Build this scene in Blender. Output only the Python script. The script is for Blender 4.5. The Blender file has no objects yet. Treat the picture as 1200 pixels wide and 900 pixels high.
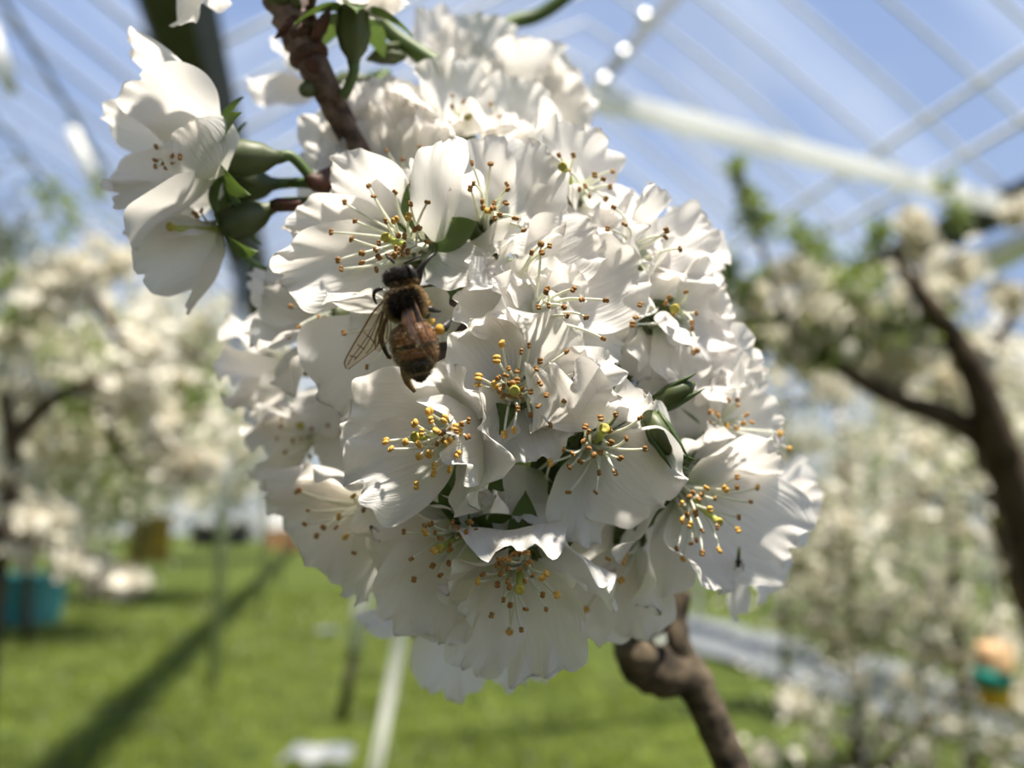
import bpy, math, random
import numpy as np
from mathutils import Vector, Matrix

random.seed(7)
rng = np.random.default_rng(7)
scene = bpy.context.scene
COL = scene.collection

# ------------------------------------------------------------------ camera
FPX = 930.0                       # focal length in pixels of the 1200 px wide frame
HOR = 615.0                       # horizon row
CAMH = 1.2
PITCH = math.atan((HOR - 450) / FPX)
cam_d = bpy.data.cameras.new('camera')
cam_d.sensor_width = 36.0
cam_d.lens = 36.0 * FPX / 1200.0
cam_d.clip_start = 0.004
cam_d.clip_end = 400
cam_d.dof.use_dof = True
cam_d.dof.focus_distance = 0.086
cam_d.dof.aperture_fstop = cam_d.lens / 2.0
cam = bpy.data.objects.new('camera', cam_d)
COL.objects.link(cam)
cam.location = (0, 0, CAMH)
cam.rotation_euler = (math.pi / 2 + PITCH, 0, 0)
scene.camera = cam

CP, SP = math.cos(PITCH), math.sin(PITCH)
V = Vector
CAM = V((0, 0, CAMH))
FWD = V((0, CP, SP)); UPV = V((0, -SP, CP)); RGT = V((1, 0, 0))
def at(px, py, depth):
    return CAM + (FWD + RGT * ((px - 600) / FPX) + UPV * (-(py - 450) / FPX)) * depth
ROW = (FWD + RGT * ((374 - 600) / FPX) + UPV * (-(HOR - 450) / FPX)); ROW.z = 0; ROW.normalize()
LAT = V((ROW.y, -ROW.x, 0))
def loc(lat, fwd, z):             # greenhouse frame: across the rows, along the rows, height
    p = LAT * lat + ROW * fwd
    return V((p.x, p.y, z))
def on_height(px, py, z):
    d = at(px, py, 1.0) - CAM
    return CAM + d * ((z - CAMH) / d.z)

# ------------------------------------------------------------------ sun, sky, exposure
SUN_FROM = (LAT * 0.135 - ROW * 0.30 + V((0, 0, 1))).normalized()
sun_d = bpy.data.lights.new('sun', 'SUN')
sun_d.energy = 9.6
sun_d.angle = math.radians(3.0)
sun_d.color = (1.0, 0.93, 0.80)
sun = bpy.data.objects.new('sun', sun_d)
COL.objects.link(sun)
sun.rotation_euler = SUN_FROM.to_track_quat('Z', 'Y').to_euler()
SKY_STRENGTH = 0.78

world = bpy.data.worlds.new('sky')
scene.world = world
world.use_nodes = True
nt = world.node_tree
for n in list(nt.nodes): nt.nodes.remove(n)
def nd(tree, kind, **kw):
    n = tree.nodes.new(kind)
    for k, v in kw.items(): setattr(n, k, v)
    return n
tc = nd(nt, 'ShaderNodeTexCoord')
sep = nd(nt, 'ShaderNodeSeparateXYZ')
nt.links.new(tc.outputs['Generated'], sep.inputs[0])
grad = nd(nt, 'ShaderNodeValToRGB')
e = grad.color_ramp.elements
e[0].position = 0.0; e[0].color = (0.68, 0.74, 0.80, 1)
e[1].position = 0.75; e[1].color = (0.26, 0.41, 0.80, 1)
m_ = grad.color_ramp.elements.new(0.28); m_.color = (0.40, 0.55, 0.86, 1)
nt.links.new(sep.outputs['Z'], grad.inputs[0])
noi = nd(nt, 'ShaderNodeTexNoise')
noi.inputs['Scale'].default_value = 2.6; noi.inputs['Detail'].default_value = 5
nt.links.new(tc.outputs['Generated'], noi.inputs['Vector'])
cr = nd(nt, 'ShaderNodeValToRGB')
cr.color_ramp.elements[0].position = 0.46; cr.color_ramp.elements[1].position = 0.72
nt.links.new(noi.outputs['Fac'], cr.inputs[0])
mixc = nd(nt, 'ShaderNodeMixRGB')
mixc.inputs['Color2'].default_value = (0.80, 0.85, 0.93, 1)
mul = nd(nt, 'ShaderNodeMath', operation='MULTIPLY'); mul.inputs[1].default_value = 0.6
nt.links.new(cr.outputs['Color'], mul.inputs[0])
nt.links.new(mul.outputs[0], mixc.inputs['Fac'])
nt.links.new(grad.outputs['Color'], mixc.inputs['Color1'])
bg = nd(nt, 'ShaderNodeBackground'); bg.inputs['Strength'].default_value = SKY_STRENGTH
out = nd(nt, 'ShaderNodeOutputWorld')
dim_ = nd(nt, 'ShaderNodeMapRange'); dim_.inputs['From Min'].default_value = -0.14; dim_.inputs['From Max'].default_value = -0.8
dk_ = nd(nt, 'ShaderNodeVectorMath', operation='DOT_PRODUCT'); dk_.inputs[1].default_value = (0.90, 0.45, 0.0)  # added dark bank in the unseen sky, holds back fill from left and behind
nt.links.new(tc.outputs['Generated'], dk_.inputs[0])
nt.links.new(dk_.outputs['Value'], dim_.inputs['Value'])
mixdim = nd(nt, 'ShaderNodeMixRGB'); mixdim.inputs['Color2'].default_value = (0.075, 0.075, 0.072, 1)
nt.links.new(dim_.outputs[0], mixdim.inputs['Fac']); nt.links.new(mixc.outputs['Color'], mixdim.inputs['Color1'])
nt.links.new(mixdim.outputs['Color'], bg.inputs['Color'])
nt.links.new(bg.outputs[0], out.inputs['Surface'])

vs = scene.view_settings
scene.display_settings.display_device = 'sRGB'
vs.view_transform = 'Standard'; vs.look = 'None'; vs.exposure = 0.12; vs.gamma = 1.0
vs.use_curve_mapping = False
cy = scene.cycles
cy.use_denoising = True
cy.max_bounces = 14; cy.diffuse_bounces = 8; cy.glossy_bounces = 3
cy.transmission_bounces = 6; cy.transparent_max_bounces = 24
cy.sample_clamp_indirect = 6.0
cy.caustics_reflective = False; cy.caustics_refractive = False

# ------------------------------------------------------------------ materials
def new_mat(name):
    m = bpy.data.materials.new(name); m.use_nodes = True
    t = m.node_tree
    for n in list(t.nodes): t.nodes.remove(n)
    o = nd(t, 'ShaderNodeOutputMaterial')
    return m, t, o
def plain(name, col, rough=0.6, noise=0.0, scale=40.0, col2=None, metal=0.0, bump=0.0, spec=0.4, coords='Object'):
    m, t, o = new_mat(name)
    b = nd(t, 'ShaderNodeBsdfPrincipled')
    b.inputs['Roughness'].default_value = rough; b.inputs['Metallic'].default_value = metal
    b.inputs['Specular IOR Level'].default_value = spec
    c = nd(t, 'ShaderNodeTexCoord')
    nz = nd(t, 'ShaderNodeTexNoise'); nz.inputs['Scale'].default_value = scale; nz.inputs['Detail'].default_value = 4
    t.links.new(c.outputs[coords], nz.inputs['Vector'])
    r = nd(t, 'ShaderNodeValToRGB')
    c2 = col2 or tuple(max(0, x * (1 - noise)) for x in col)
    r.color_ramp.elements[0].position = 0.35; r.color_ramp.elements[1].position = 0.65
    r.color_ramp.elements[0].color = (*c2, 1); r.color_ramp.elements[1].color = (*col, 1)
    t.links.new(nz.outputs['Fac'], r.inputs[0]); t.links.new(r.outputs[0], b.inputs['Base Color'])
    if bump:
        bp = nd(t, 'ShaderNodeBump'); bp.inputs['Strength'].default_value = bump
        bp.inputs['Distance'].default_value = 0.0006
        t.links.new(nz.outputs['Fac'], bp.inputs['Height']); t.links.new(bp.outputs[0], b.inputs['Normal'])
    t.links.new(b.outputs[0], o.inputs['Surface'])
    return m
def leafy(name, col, trans, k=0.35, contrast=False, rough=0.5, veins=False, claw=None, noise=0.15, scale=300, gloss=0.06):
    """thin tissue: diffuse front, light passing through, a slight sheen"""
    m, t, o = new_mat(name)
    c = nd(t, 'ShaderNodeTexCoord')
    nz = nd(t, 'ShaderNodeTexNoise'); nz.inputs['Scale'].default_value = scale; nz.inputs['Detail'].default_value = 3
    t.links.new(c.outputs['Object'], nz.inputs['Vector'])
    mx = nd(t, 'ShaderNodeMixRGB'); mx.inputs['Color1'].default_value = (*col, 1)
    mx.inputs['Color2'].default_value = (*[x * (1 - noise) for x in col], 1)
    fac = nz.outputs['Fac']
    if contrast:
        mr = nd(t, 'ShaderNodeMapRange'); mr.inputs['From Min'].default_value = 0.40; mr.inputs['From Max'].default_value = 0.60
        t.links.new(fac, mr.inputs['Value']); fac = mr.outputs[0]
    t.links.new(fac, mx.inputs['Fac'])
    base = mx.outputs[0]
    tr_col = None
    d = nd(t, 'ShaderNodeBsdfDiffuse'); tr = nd(t, 'ShaderNodeBsdfTranslucent')
    tr.inputs['Color'].default_value = (*trans, 1)
    if claw:
        uv = nd(t, 'ShaderNodeUVMap')
        s = nd(t, 'ShaderNodeSeparateXYZ'); t.links.new(uv.outputs[0], s.inputs[0])
        rp = nd(t, 'ShaderNodeValToRGB')
        rp.color_ramp.elements[0].position = 0.02; rp.color_ramp.elements[0].color = (1, 1, 1, 1)
        rp.color_ramp.elements[1].position = 0.27; rp.color_ramp.elements[1].color = (0, 0, 0, 1)
        t.links.new(s.outputs['Y'], rp.inputs[0])
        m2 = nd(t, 'ShaderNodeMixRGB'); m2.inputs['Color2'].default_value = (*claw, 1)
        t.links.new(rp.outputs[0], m2.inputs['Fac']); t.links.new(base, m2.inputs['Color1'])
        base = m2.outputs[0]
    if veins:
        uv = nd(t, 'ShaderNodeUVMap')
        s2 = nd(t, 'ShaderNodeSeparateXYZ'); t.links.new(uv.outputs[0], s2.inputs[0])
        cb = nd(t, 'ShaderNodeCombineXYZ')
        mm = nd(t, 'ShaderNodeMath', operation='MULTIPLY'); mm.inputs[1].default_value = 26
        my = nd(t, 'ShaderNodeMath', operation='MULTIPLY'); my.inputs[1].default_value = 2.2
        t.links.new(s2.outputs['X'], mm.inputs[0]); t.links.new(s2.outputs['Y'], my.inputs[0])
        t.links.new(mm.outputs[0], cb.inputs['X']); t.links.new(my.outputs[0], cb.inputs['Y'])
        nv = nd(t, 'ShaderNodeTexNoise'); nv.inputs['Scale'].default_value = 1.0; nv.inputs['Detail'].default_value = 2
        t.links.new(cb.outputs[0], nv.inputs['Vector'])
        bp = nd(t, 'ShaderNodeBump'); bp.inputs["Strength"].default_value = 0.7; bp.inputs["Distance"].default_value = 0.0005
        t.links.new(nv.outputs['Fac'], bp.inputs['Height'])
        t.links.new(bp.outputs[0], d.inputs['Normal'])
    t.links.new(base, d.inputs['Color'])
    a = nd(t, 'ShaderNodeMixShader'); a.inputs[0].default_value = k
    t.links.new(d.outputs[0], a.inputs[1]); t.links.new(tr.outputs[0], a.inputs[2])
    g = nd(t, 'ShaderNodeBsdfGlossy'); g.inputs['Roughness'].default_value = rough
    b2 = nd(t, 'ShaderNodeMixShader'); b2.inputs[0].default_value = gloss
    t.links.new(a.outputs[0], b2.inputs[1]); t.links.new(g.outputs[0], b2.inputs[2])
    t.links.new(b2.outputs[0], o.inputs['Surface'])
    return m
def film(name, col, opacity, streak=0.0, rough=0.25):
    m, t, o = new_mat(name)
    tp = nd(t, 'ShaderNodeBsdfTransparent')
    d = nd(t, 'ShaderNodeBsdfTranslucent'); d.inputs['Color'].default_value = (*col, 1)
    g = nd(t, 'ShaderNodeBsdfGlossy'); g.inputs['Roughness'].default_value = rough; g.inputs['Color'].default_value = (*col, 1)
    a = nd(t, 'ShaderNodeMixShader'); a.inputs[0].default_value = 0.3
    t.links.new(d.outputs[0], a.inputs[1]); t.links.new(g.outputs[0], a.inputs[2])
    b = nd(t, 'ShaderNodeMixShader'); b.inputs[0].default_value = opacity
    if streak:
        c = nd(t, 'ShaderNodeUVMap')
        mp = nd(t, 'ShaderNodeMapping'); mp.inputs['Scale'].default_value = (70, 1.2, 1)
        t.links.new(c.outputs[0], mp.inputs[0])
        nz = nd(t, 'ShaderNodeTexNoise'); nz.inputs['Scale'].default_value = 1.0; nz.inputs['Detail'].default_value = 2
        t.links.new(mp.outputs[0], nz.inputs['Vector'])
        mr = nd(t, 'ShaderNodeMapRange'); mr.inputs['From Min'].default_value = 0.45; mr.inputs['From Max'].default_value = 0.75
        mr.inputs['To Min'].default_value = opacity; mr.inputs['To Max'].default_value = opacity + streak
        t.links.new(nz.outputs['Fac'], mr.inputs['Value']); t.links.new(mr.outputs[0], b.inputs[0])
    t.links.new(tp.outputs[0], b.inputs[1]); t.links.new(a.outputs[0], b.inputs[2])
    t.links.new(b.outputs[0], o.inputs['Surface'])
    return m

M = {}
M['petal'] = leafy('white_petal', (0.92, 0.90, 0.88), (0.97, 0.93, 0.885), k=0.52, veins=True, claw=(0.56, 0.68, 0.34), noise=0.04, gloss=0.04)
M['filament'] = leafy('filament_white', (0.86, 0.87, 0.78), (0.9, 0.9, 0.7), k=0.3, noise=0.05)
M['anther'] = plain('anther_orange', (0.42, 0.22, 0.06), 0.7, scale=2500, col2=(0.22, 0.10, 0.025))
M['anther_y'] = plain('anther_yellow', (0.72, 0.45, 0.11), 0.75, scale=2500, col2=(0.55, 0.30, 0.05))
M['pistil'] = leafy('pistil_green', (0.58, 0.64, 0.16), (0.6, 0.7, 0.15), k=0.25, noise=0.15)
M['stigma'] = plain('stigma_yellow', (0.55, 0.47, 0.09), 0.6, scale=1500, col2=(0.40, 0.36, 0.06))
M['sepal'] = leafy('sepal_green', (0.085, 0.145, 0.03), (0.17, 0.27, 0.045), k=0.25, noise=0.4, scale=250)
M['calyx'] = leafy('calyx_green', (0.105, 0.135, 0.035), (0.15, 0.20, 0.04), k=0.2, noise=0.4, scale=220)
M['pedicel'] = leafy('pedicel_green', (0.10, 0.165, 0.03), (0.2, 0.3, 0.05), k=0.15, noise=0.3, scale=200)
M['scale'] = plain('bud_scale', (0.11, 0.04, 0.024), 0.6, scale=700, col2=(0.05, 0.026, 0.014))
M['bark'] = plain('cherry_bark', (0.20, 0.135, 0.105), 0.75, scale=420, col2=(0.05, 0.028, 0.02), bump=1.0)
M['bark_old'] = plain('old_bark', (0.15, 0.115, 0.075), 0.9, scale=230, col2=(0.022, 0.016, 0.011), bump=1.0)
M['trunk'] = plain('tree_bark', (0.12, 0.085, 0.055), 0.9, scale=30, col2=(0.045, 0.032, 0.022))
M['blossom'] = leafy('blossom_white', (0.90, 0.86, 0.76), (0.88, 0.84, 0.71), k=0.42, noise=0.1, scale=20)
M['leaf'] = leafy('leaf_green', (0.17, 0.24, 0.06), (0.36, 0.46, 0.10), k=0.4, noise=0.35, scale=20)
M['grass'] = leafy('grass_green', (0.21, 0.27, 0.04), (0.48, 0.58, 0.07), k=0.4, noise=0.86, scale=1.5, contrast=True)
M['steel'] = plain('galvanised_steel', (0.62, 0.64, 0.66), 0.35, noise=0.2, scale=30, metal=0.7)
M['pipe'] = plain('roof_pipe', (0.78, 0.80, 0.83), 0.45, noise=0.15, scale=20)
M['white_bar'] = leafy('white_plastic', (0.90, 0.915, 0.92), (0.93, 0.94, 0.94), k=0.55, noise=0.05, scale=20, gloss=0.1)
M['dark_steel'] = plain('gutter_steel', (0.045, 0.05, 0.045), 0.6, noise=0.4, scale=10)
M['clip'] = plain('clip_metal', (0.95, 0.95, 0.95), 0.28, noise=0.02, metal=1.0)
M['sheet'] = leafy('plastic_sheet', (0.25, 0.27, 0.28), (0.25, 0.27, 0.28), k=0.2, noise=0.25, scale=2.0, gloss=0.1)
M['film'] = film('clear_film', (0.85, 0.9, 0.97), 0.035, streak=0.15)

# ------------------------------------------------------------------ mesh helpers
def mesh_obj(name, verts, faces, mat, parent=None, uvs=None, smooth=True, origin=None, mats=None, midx=None):
    verts = np.asarray(verts, dtype=np.float64).reshape(-1, 3)
    o_ = np.array(origin if origin is not None else (0, 0, 0), dtype=np.float64)
    me = bpy.data.meshes.new(name)
    me.from_pydata((verts - o_).tolist(), [], faces if isinstance(faces, list) else faces.tolist())
    if uvs is not None:
        ul = me.uv_layers.new(name='UVMap')
        li = np.empty(len(me.loops), dtype=np.int32); me.loops.foreach_get('vertex_index', li)
        ul.data.foreach_set('uv', np.asarray(uvs, dtype=np.float32)[li].ravel())
    for m in (mats or [mat]): me.materials.append(m)
    if midx is not None: me.polygons.foreach_set('material_index', np.asarray(midx, dtype=np.int32))
    if smooth: me.polygons.foreach_set('use_smooth', [True] * len(me.polygons))
    me.update()
    ob = bpy.data.objects.new(name, me)
    COL.objects.link(ob)
    ob.location = o_
    if parent is not None: adopt(ob, parent)
    return ob
def world_loc(o):
    p = V(o.location)
    while o.parent: o = o.parent; p = p + V(o.location)
    return p
def adopt(ob, parent):
    ob.location = V(ob.location) - world_loc(parent)
    ob.parent = parent
def tag(o, label=None, cat=None, group=None, kind=None):
    if label: o['label'] = label
    if cat: o['category'] = cat
    if group: o['group'] = group
    if kind: o['kind'] = kind
    return o
def thing(name, p, label, cat, group=None):
    o = bpy.data.objects.new(name, None); COL.objects.link(o)
    o.location = p; o.empty_display_size = 0.005
    return tag(o, label, cat, group)
def frame_of(t):
    a = V((0, 0, 1)) if abs(t.z) < 0.9 else V((1, 0, 0))
    s = t.cross(a).normalized()
    return s, s.cross(t).normalized()
def tube(pts, radii, n=8, cap=True, rough=0.0, smooth_in=0):
    """verts, faces of a tapering tube along pts"""
    pts = [V(p) for p in pts]
    if smooth_in:
        pts, radii = resample(pts, radii, smooth_in)
    vs_, fs = [], []
    s = None
    for i, p in enumerate(pts):
        t = (pts[min(i + 1, len(pts) - 1)] - pts[max(i - 1, 0)]).normalized()
        if s is None: s, u = frame_of(t)
        else:
            s = (s - t * s.dot(t)).normalized(); u = t.cross(s) * -1
            u = s.cross(t).normalized()
        for k in range(n):
            a = 2 * math.pi * k / n
            r = radii[i] * (1 + rough * (random.random() - 0.5))
            vs_.append(p + (s * math.cos(a) + u * math.sin(a)) * r)
    for i in range(len(pts) - 1):
        for k in range(n):
            fs.append([i * n + k, i * n + (k + 1) % n, (i + 1) * n + (k + 1) % n, (i + 1) * n + k])
    if cap:
        fs.append(list(range(n))[::-1]); b = (len(pts) - 1) * n
        fs.append([b + k for k in range(n)])
    return vs_, fs
def resample(pts, radii, m):
    """Catmull-Rom through pts, m pieces per span"""
    P = [pts[0] * 2 - pts[1]] + list(pts) + [pts[-1] * 2 - pts[-2]]
    op, orr = [], []
    for i in range(1, len(P) - 2):
        for k in range(m):
            t = k / m
            a, b, c, d = P[i - 1], P[i], P[i + 1], P[i + 2]
            op.append(0.5 * ((2 * b) + (c - a) * t + (2 * a - 5 * b + 4 * c - d) * t * t + (3 * b - a - 3 * c + d) * t ** 3))
            orr.append(radii[i - 1] * (1 - t) + radii[i] * t)
    op.append(pts[-1]); orr.append(radii[-1])
    return op, orr
class Acc:
    def __init__(s): s.v = []; s.f = []; s.m = []
    def add(s, vf, mi=0):
        o = len(s.v); s.v += [tuple(p) for p in vf[0]]
        s.f += [[i + o for i in f] for f in vf[1]]; s.m += [mi] * len(vf[1])
        return s
    def build(s, name, mats, parent=None, origin=None, smooth=True):
        if not isinstance(mats, list): mats = [mats]
        return mesh_obj(name, s.v, s.f, None, parent, mats=mats, midx=s.m, origin=origin, smooth=smooth)
def lathe(c, axis, prof, n=12, flat=1.0, side=None):
    """surface of revolution; prof = [(along, radius)]"""
    axis = V(axis).normalized()
    s, u = frame_of(axis)
    if side is not None:
        s = (V(side) - axis * V(side).dot(axis)).normalized(); u = axis.cross(s)
    vs_, fs = [], []
    for (a, r) in prof:
        for k in range(n):
            th = 2 * math.pi * k / n
            vs_.append(V(c) + axis * a + s * (r * math.cos(th)) + u * (r * flat * math.sin(th)))
    for i in range(len(prof) - 1):
        for k in range(n):
            fs.append([i * n + k, i * n + (k + 1) % n, (i + 1) * n + (k + 1) % n, (i + 1) * n + k])
    fs.append(list(range(n))[::-1]); b = (len(prof) - 1) * n
    fs.append([b + k for k in range(n)])
    return vs_, fs
def box(c, ax, ay, az, hx, hy, hz):
    c = V(c); vs_ = []
    for i in (-1, 1):
        for j in (-1, 1):
            for k in (-1, 1):
                vs_.append(c + ax * (hx * i) + ay * (hy * j) + az * (hz * k))
    return vs_, [[0, 1, 3, 2], [4, 6, 7, 5], [0, 4, 5, 1], [2, 3, 7, 6], [0, 2, 6, 4], [1, 5, 7, 3]]
def bevel(o, w, seg=2):
    b = o.modifiers.new('bevel', 'BEVEL'); b.width = w; b.segments = seg
    return o
def ball(c, r, n=8, m=6):
    prof = [(-r * math.cos(math.pi * i / m), max(r * math.sin(math.pi * i / m), r * 0.02)) for i in range(m + 1)]
    return lathe(c, (0, 0, 1), prof, n)

# ------------------------------------------------------------------ ground
def plane_grid(lat0, lat1, f0, f1, z, nx, ny, bumpy=0.0):
    vs_, fs = [], []
    for j in range(ny + 1):
        for i in range(nx + 1):
            p = loc(lat0 + (lat1 - lat0) * i / nx, f0 + (f1 - f0) * j / ny, z)
            p.z += bumpy * (random.random() - 0.5)
            vs_.append(p)
    for j in range(ny):
        for i in range(nx):
            a = j * (nx + 1) + i
            fs.append([a, a + 1, a + nx + 2, a + nx + 1])
    return vs_, fs
gm = plain('grass_ground', (0.10, 0.13, 0.022), 0.9, scale=6.0, col2=(0.03, 0.045, 0.01), spec=0.1)
v_, f_ = plane_grid(-60, 60, -8, 110, 0.0, 24, 24)
tag(mesh_obj('ground', v_, f_, gm), kind='structure')

damper = plain('bounce_damper', (0.045, 0.034, 0.024), 0.95, scale=9.0, col2=(0.02, 0.015, 0.011), spec=0.1)  # dark strip added out of frame to soak up light bounced off the grass
v_, f_ = plane_grid(-1.6, 1.4, -7, 2.9, 0.012, 10, 20, 0.015)
tag(mesh_obj('ground_damper', v_, f_, damper), kind='structure')

def blades(n, lat, fw, h, w, zone=None, seed=1):
    r = np.random.default_rng(seed)
    a = r.random(n)
    f = fw[0] * (fw[1] / fw[0]) ** a
    l = lat[0] + (lat[1] - lat[0]) * r.random(n)
    # clumpy lawn: heights follow a coarse pattern
    hh = h * (0.45 + 0.9 * r.random(n)) * (0.7 + 0.5 * np.sin(l * 3.1 + 2 * np.sin(f * 1.7)) * np.sin(f * 2.3 + l))
    hh = np.maximum(hh, h * 0.25)
    ww = w * (0.6 + 0.8 * r.random(n)) * (0.5 + f / 8)
    th = r.random(n) * 6.283
    R = np.array(ROW); Lx = np.array(LAT)
    base = l[:, None] * Lx + f[:, None] * R
    d = np.stack([np.cos(th), np.sin(th), np.zeros(n)], 1)
    lean = np.stack([np.cos(th + 1.6), np.sin(th + 1.6), np.zeros(n)], 1) * (hh * 0.8 * r.random(n))[:, None]
    v = np.zeros((n, 4, 3))
    v[:, 0] = base - d * ww[:, None]; v[:, 1] = base + d * ww[:, None]
    v[:, 2] = base + d * ww[:, None] * 0.8 + lean * 0.5 + np.array([0, 0, 1]) * (hh * 0.6)[:, None]
    v[:, 3] = base + lean + np.array([0, 0, 1]) * hh[:, None]
    fc = np.arange(n * 4).reshape(n, 4)
    return v.reshape(-1, 3), fc
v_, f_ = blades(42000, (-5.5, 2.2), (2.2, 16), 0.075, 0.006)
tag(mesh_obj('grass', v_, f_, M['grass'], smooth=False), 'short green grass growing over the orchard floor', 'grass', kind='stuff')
# pale mulch sheet lying along the row on the right
def ratio(px, py):
    d = at(px, py, 1.0) - CAM
    return -CAMH * d.dot(LAT) / d.z
la, lb = ratio(900, 796), ratio(900, 744)
v_, f_ = plane_grid(la, lb, 3.0, 18, 0.03, 6, 30, 0.05)
ms = mesh_obj('mulch_sheet', v_, f_, M['sheet'])
ms.modifiers.new('thick', 'SOLIDIFY').thickness = 0.004
tag(ms, 'pale grey plastic mulch sheet laid along the grass at the right', 'plastic sheet')

# ------------------------------------------------------------------ greenhouse frame
GUP = 2.2
GK = GUP / 1.1
GZ = CAMH + GUP
LATL, LATR = -0.325 * GUP, 2.134 * GUP
def gutter(name, lat, f0, f1, w, label):
    prof = [(-w, 0.1), (-w * 0.55, -0.05), (w * 0.55, -0.05), (w, 0.1), (w * 0.9, 0.11), (w * 0.5, -0.03), (-w * 0.5, -0.03), (-w * 0.9, 0.11)]
    n = len(prof); vs_ = []
    for f in (f0, f1):
        for (x, z) in prof: vs_.append(loc(lat + x, f, GZ + z))
    fs = [[k, (k + 1) % n, n + (k + 1) % n, n + k] for k in range(n)]
    fs += [list(range(n))[::-1], [n + k for k in range(n)]]
    o = mesh_obj(name, vs_, fs, M['dark_steel'], smooth=False)
    tag(o, kind='structure')
gutter('beam_left', LATL, -2.0, 60, 0.088 * GK, None)
gutter('beam_right', LATR, -2.0, 60, 0.085 * GK, None)
BAY = LATR - LATL
RISE = 0.95 * GK
def arch(s):                     # s 0..1 across a bay -> lateral fraction, height
    return s, GZ + 0.05 + RISE * (1 - abs(2 * s - 1) ** 1.12)
M['pipe_grey'] = plain('grey_pipe', (0.20, 0.23, 0.28), 0.5, noise=0.2, scale=20)
def bay_frame(lat0, side, f0, f1, step, key, mat='pipe'):
    for j in range(int((f1 - f0) / step)):
        f = f0 + step * j
        pts = []
        for i in range(15):
            s, z = arch(i / 14)
            pts.append(loc(lat0 + BAY * s * side, f, z))
        o = mesh_obj('trim_1', *tube(pts, [0.007 * GK] * 15, 6), M[mat])
        tag(o, kind='structure')
    for s in key:
        _, z = arch(s)
        o = mesh_obj('trim_2', *tube([loc(lat0 + BAY * s * side, f0 - 1, z - 0.02), loc(lat0 + BAY * s * side, 60, z - 0.02)], [0.012 * GK] * 2, 6), M[mat])
        tag(o, kind='structure')
bay_frame(LATL, 1, (1.92 - 0.234 * 4) * GK, 8.0 * GK, 0.234 * GK, (0.87, 0.925))
bay_frame(LATL, -1, 0.4 * GK, 8.0 * GK, 0.4 * GK, (0.25, 0.5, 0.78), 'pipe_grey')
def bay_film(lat0, side, f0, f1):
    nx, ny = 16, 40
    vs_, fs, uv = [], [], []
    for j in range(ny + 1):
        for i in range(nx + 1):
            s, z = arch(i / nx)
            vs_.append(loc(lat0 + BAY * s * side, f0 + (f1 - f0) * j / ny, z + 0.015)); uv.append((j / ny, i / nx))
    for j in range(ny):
        for i in range(nx):
            a = j * (nx + 1) + i; fs.append([a, a + 1, a + nx + 2, a + nx + 1])
    tag(mesh_obj('ceiling', vs_, fs, M['film'], uvs=uv), kind='structure')
for (a_, b_, d_) in (((-12, 30), (14, 108), 3.4), ((84, 152), (121, 232), 3.8), ((-20, 500), (62, 606), 3.0)):  # white tubes, the upper pair standing in for glints on the roof frame
    tag(mesh_obj('trim_4', *tube([at(*a_, d_), at(*b_, d_)], [0.03, 0.03], 8), M['white_bar']), kind='structure')
bay_film(LATL, 1, -3, 40); bay_film(LATL, -1, -3, 40)
# posts carrying the gutters
for lat, fs_ in ((LATL, (6.5, 11.5, 17.0)), (LATR, (5.5, 9.5, 14.0))):
    for f in fs_:
        tag(mesh_obj('column_1', *tube([loc(lat, f, 0), loc(lat, f, GZ - 0.03)], [0.04, 0.04], 10), M['steel']), kind='structure')
# rolled-up side film under the right gutter and side rails beyond it
a0, a1 = loc(LATR + 0.02, 1.25 * GK, GZ - 0.14 * GK), loc(LATR + 0.02, 3.4 * GK, GZ - 0.14 * GK)
pp = [a0.lerp(a1, i / 12) + V((0, 0, 0.012 * math.sin(i * 1.7))) for i in range(13)]
ro = mesh_obj('rolled_film', *tube(pp, [0.055 * GK + 0.012 * GK * math.sin(i * 2.1) for i in range(13)], 10), M['sheet'])
ro.data.materials[0] = plain('white_film_roll', (0.85, 0.86, 0.87), 0.4, 0.1, scale=6)
tag(ro, 'white plastic film rolled up under the dark gutter on the right', 'plastic film')
for k, (lt, z, r) in enumerate(((LATR + 0.9 * GK, GZ - 0.25 * GK, 0.03 * GK), (LATR + 1.0 * GK, GZ - 0.55 * GK, 0.035 * GK), (LATR + 1.3 * GK, GZ - 0.8 * GK, 0.04 * GK))):
    tag(mesh_obj('trim_3', *tube([loc(lt, 0.6 * GK, z), loc(lt, 60, z)], [r, r], 8), M['dark_steel']), kind='structure')

# bright tie bar with its hanger strap and shiny clips
P1 = on_height(688, 113, GZ + 0.01)
P2 = on_height(1172, 240, GZ + 0.01)
tb = thing('tie_bar', P1, 'bright white steel bar crossing the blue sky right of the blossoms', 'bar')
dirb = (P2 - P1).normalized()
sb, ub = frame_of(dirb)
b_ = mesh_obj('square_bar', *box((P1 + P2) / 2, dirb, sb, ub, (P2 - P1).length / 2, 0.026 * GK, 0.023 * GK), M['white_bar'], tb, smooth=False)
H1 = P1 + V((0, 0, 0.0)); H2 = at(795, -8, (H1 - CAM).dot(FWD) * 1.03)
hs = thing('hanger_strap', H2, 'grey strap with three shining clips above the white bar end', 'strap')
dh = (H2 - H1).normalized(); sh, uh = frame_of(dh)
mesh_obj('strap_band', *box((H1 + H2) / 2, dh, RGT, dh.cross(RGT).normalized(), (H2 - H1).length / 2, 0.022 * GK, 0.003 * GK), plain('strap_grey', (0.22, 0.25, 0.30), 0.6, 0.2), hs, smooth=False)
for (px, py) in ((755, 22), (730, 65), (707, 97)):
    q = at(px, py, (H1 - CAM).dot(FWD) * 1.0)
    mesh_obj('clip', *ball(q, 0.020 * GK, 20, 14), M['clip'], hs)

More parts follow.
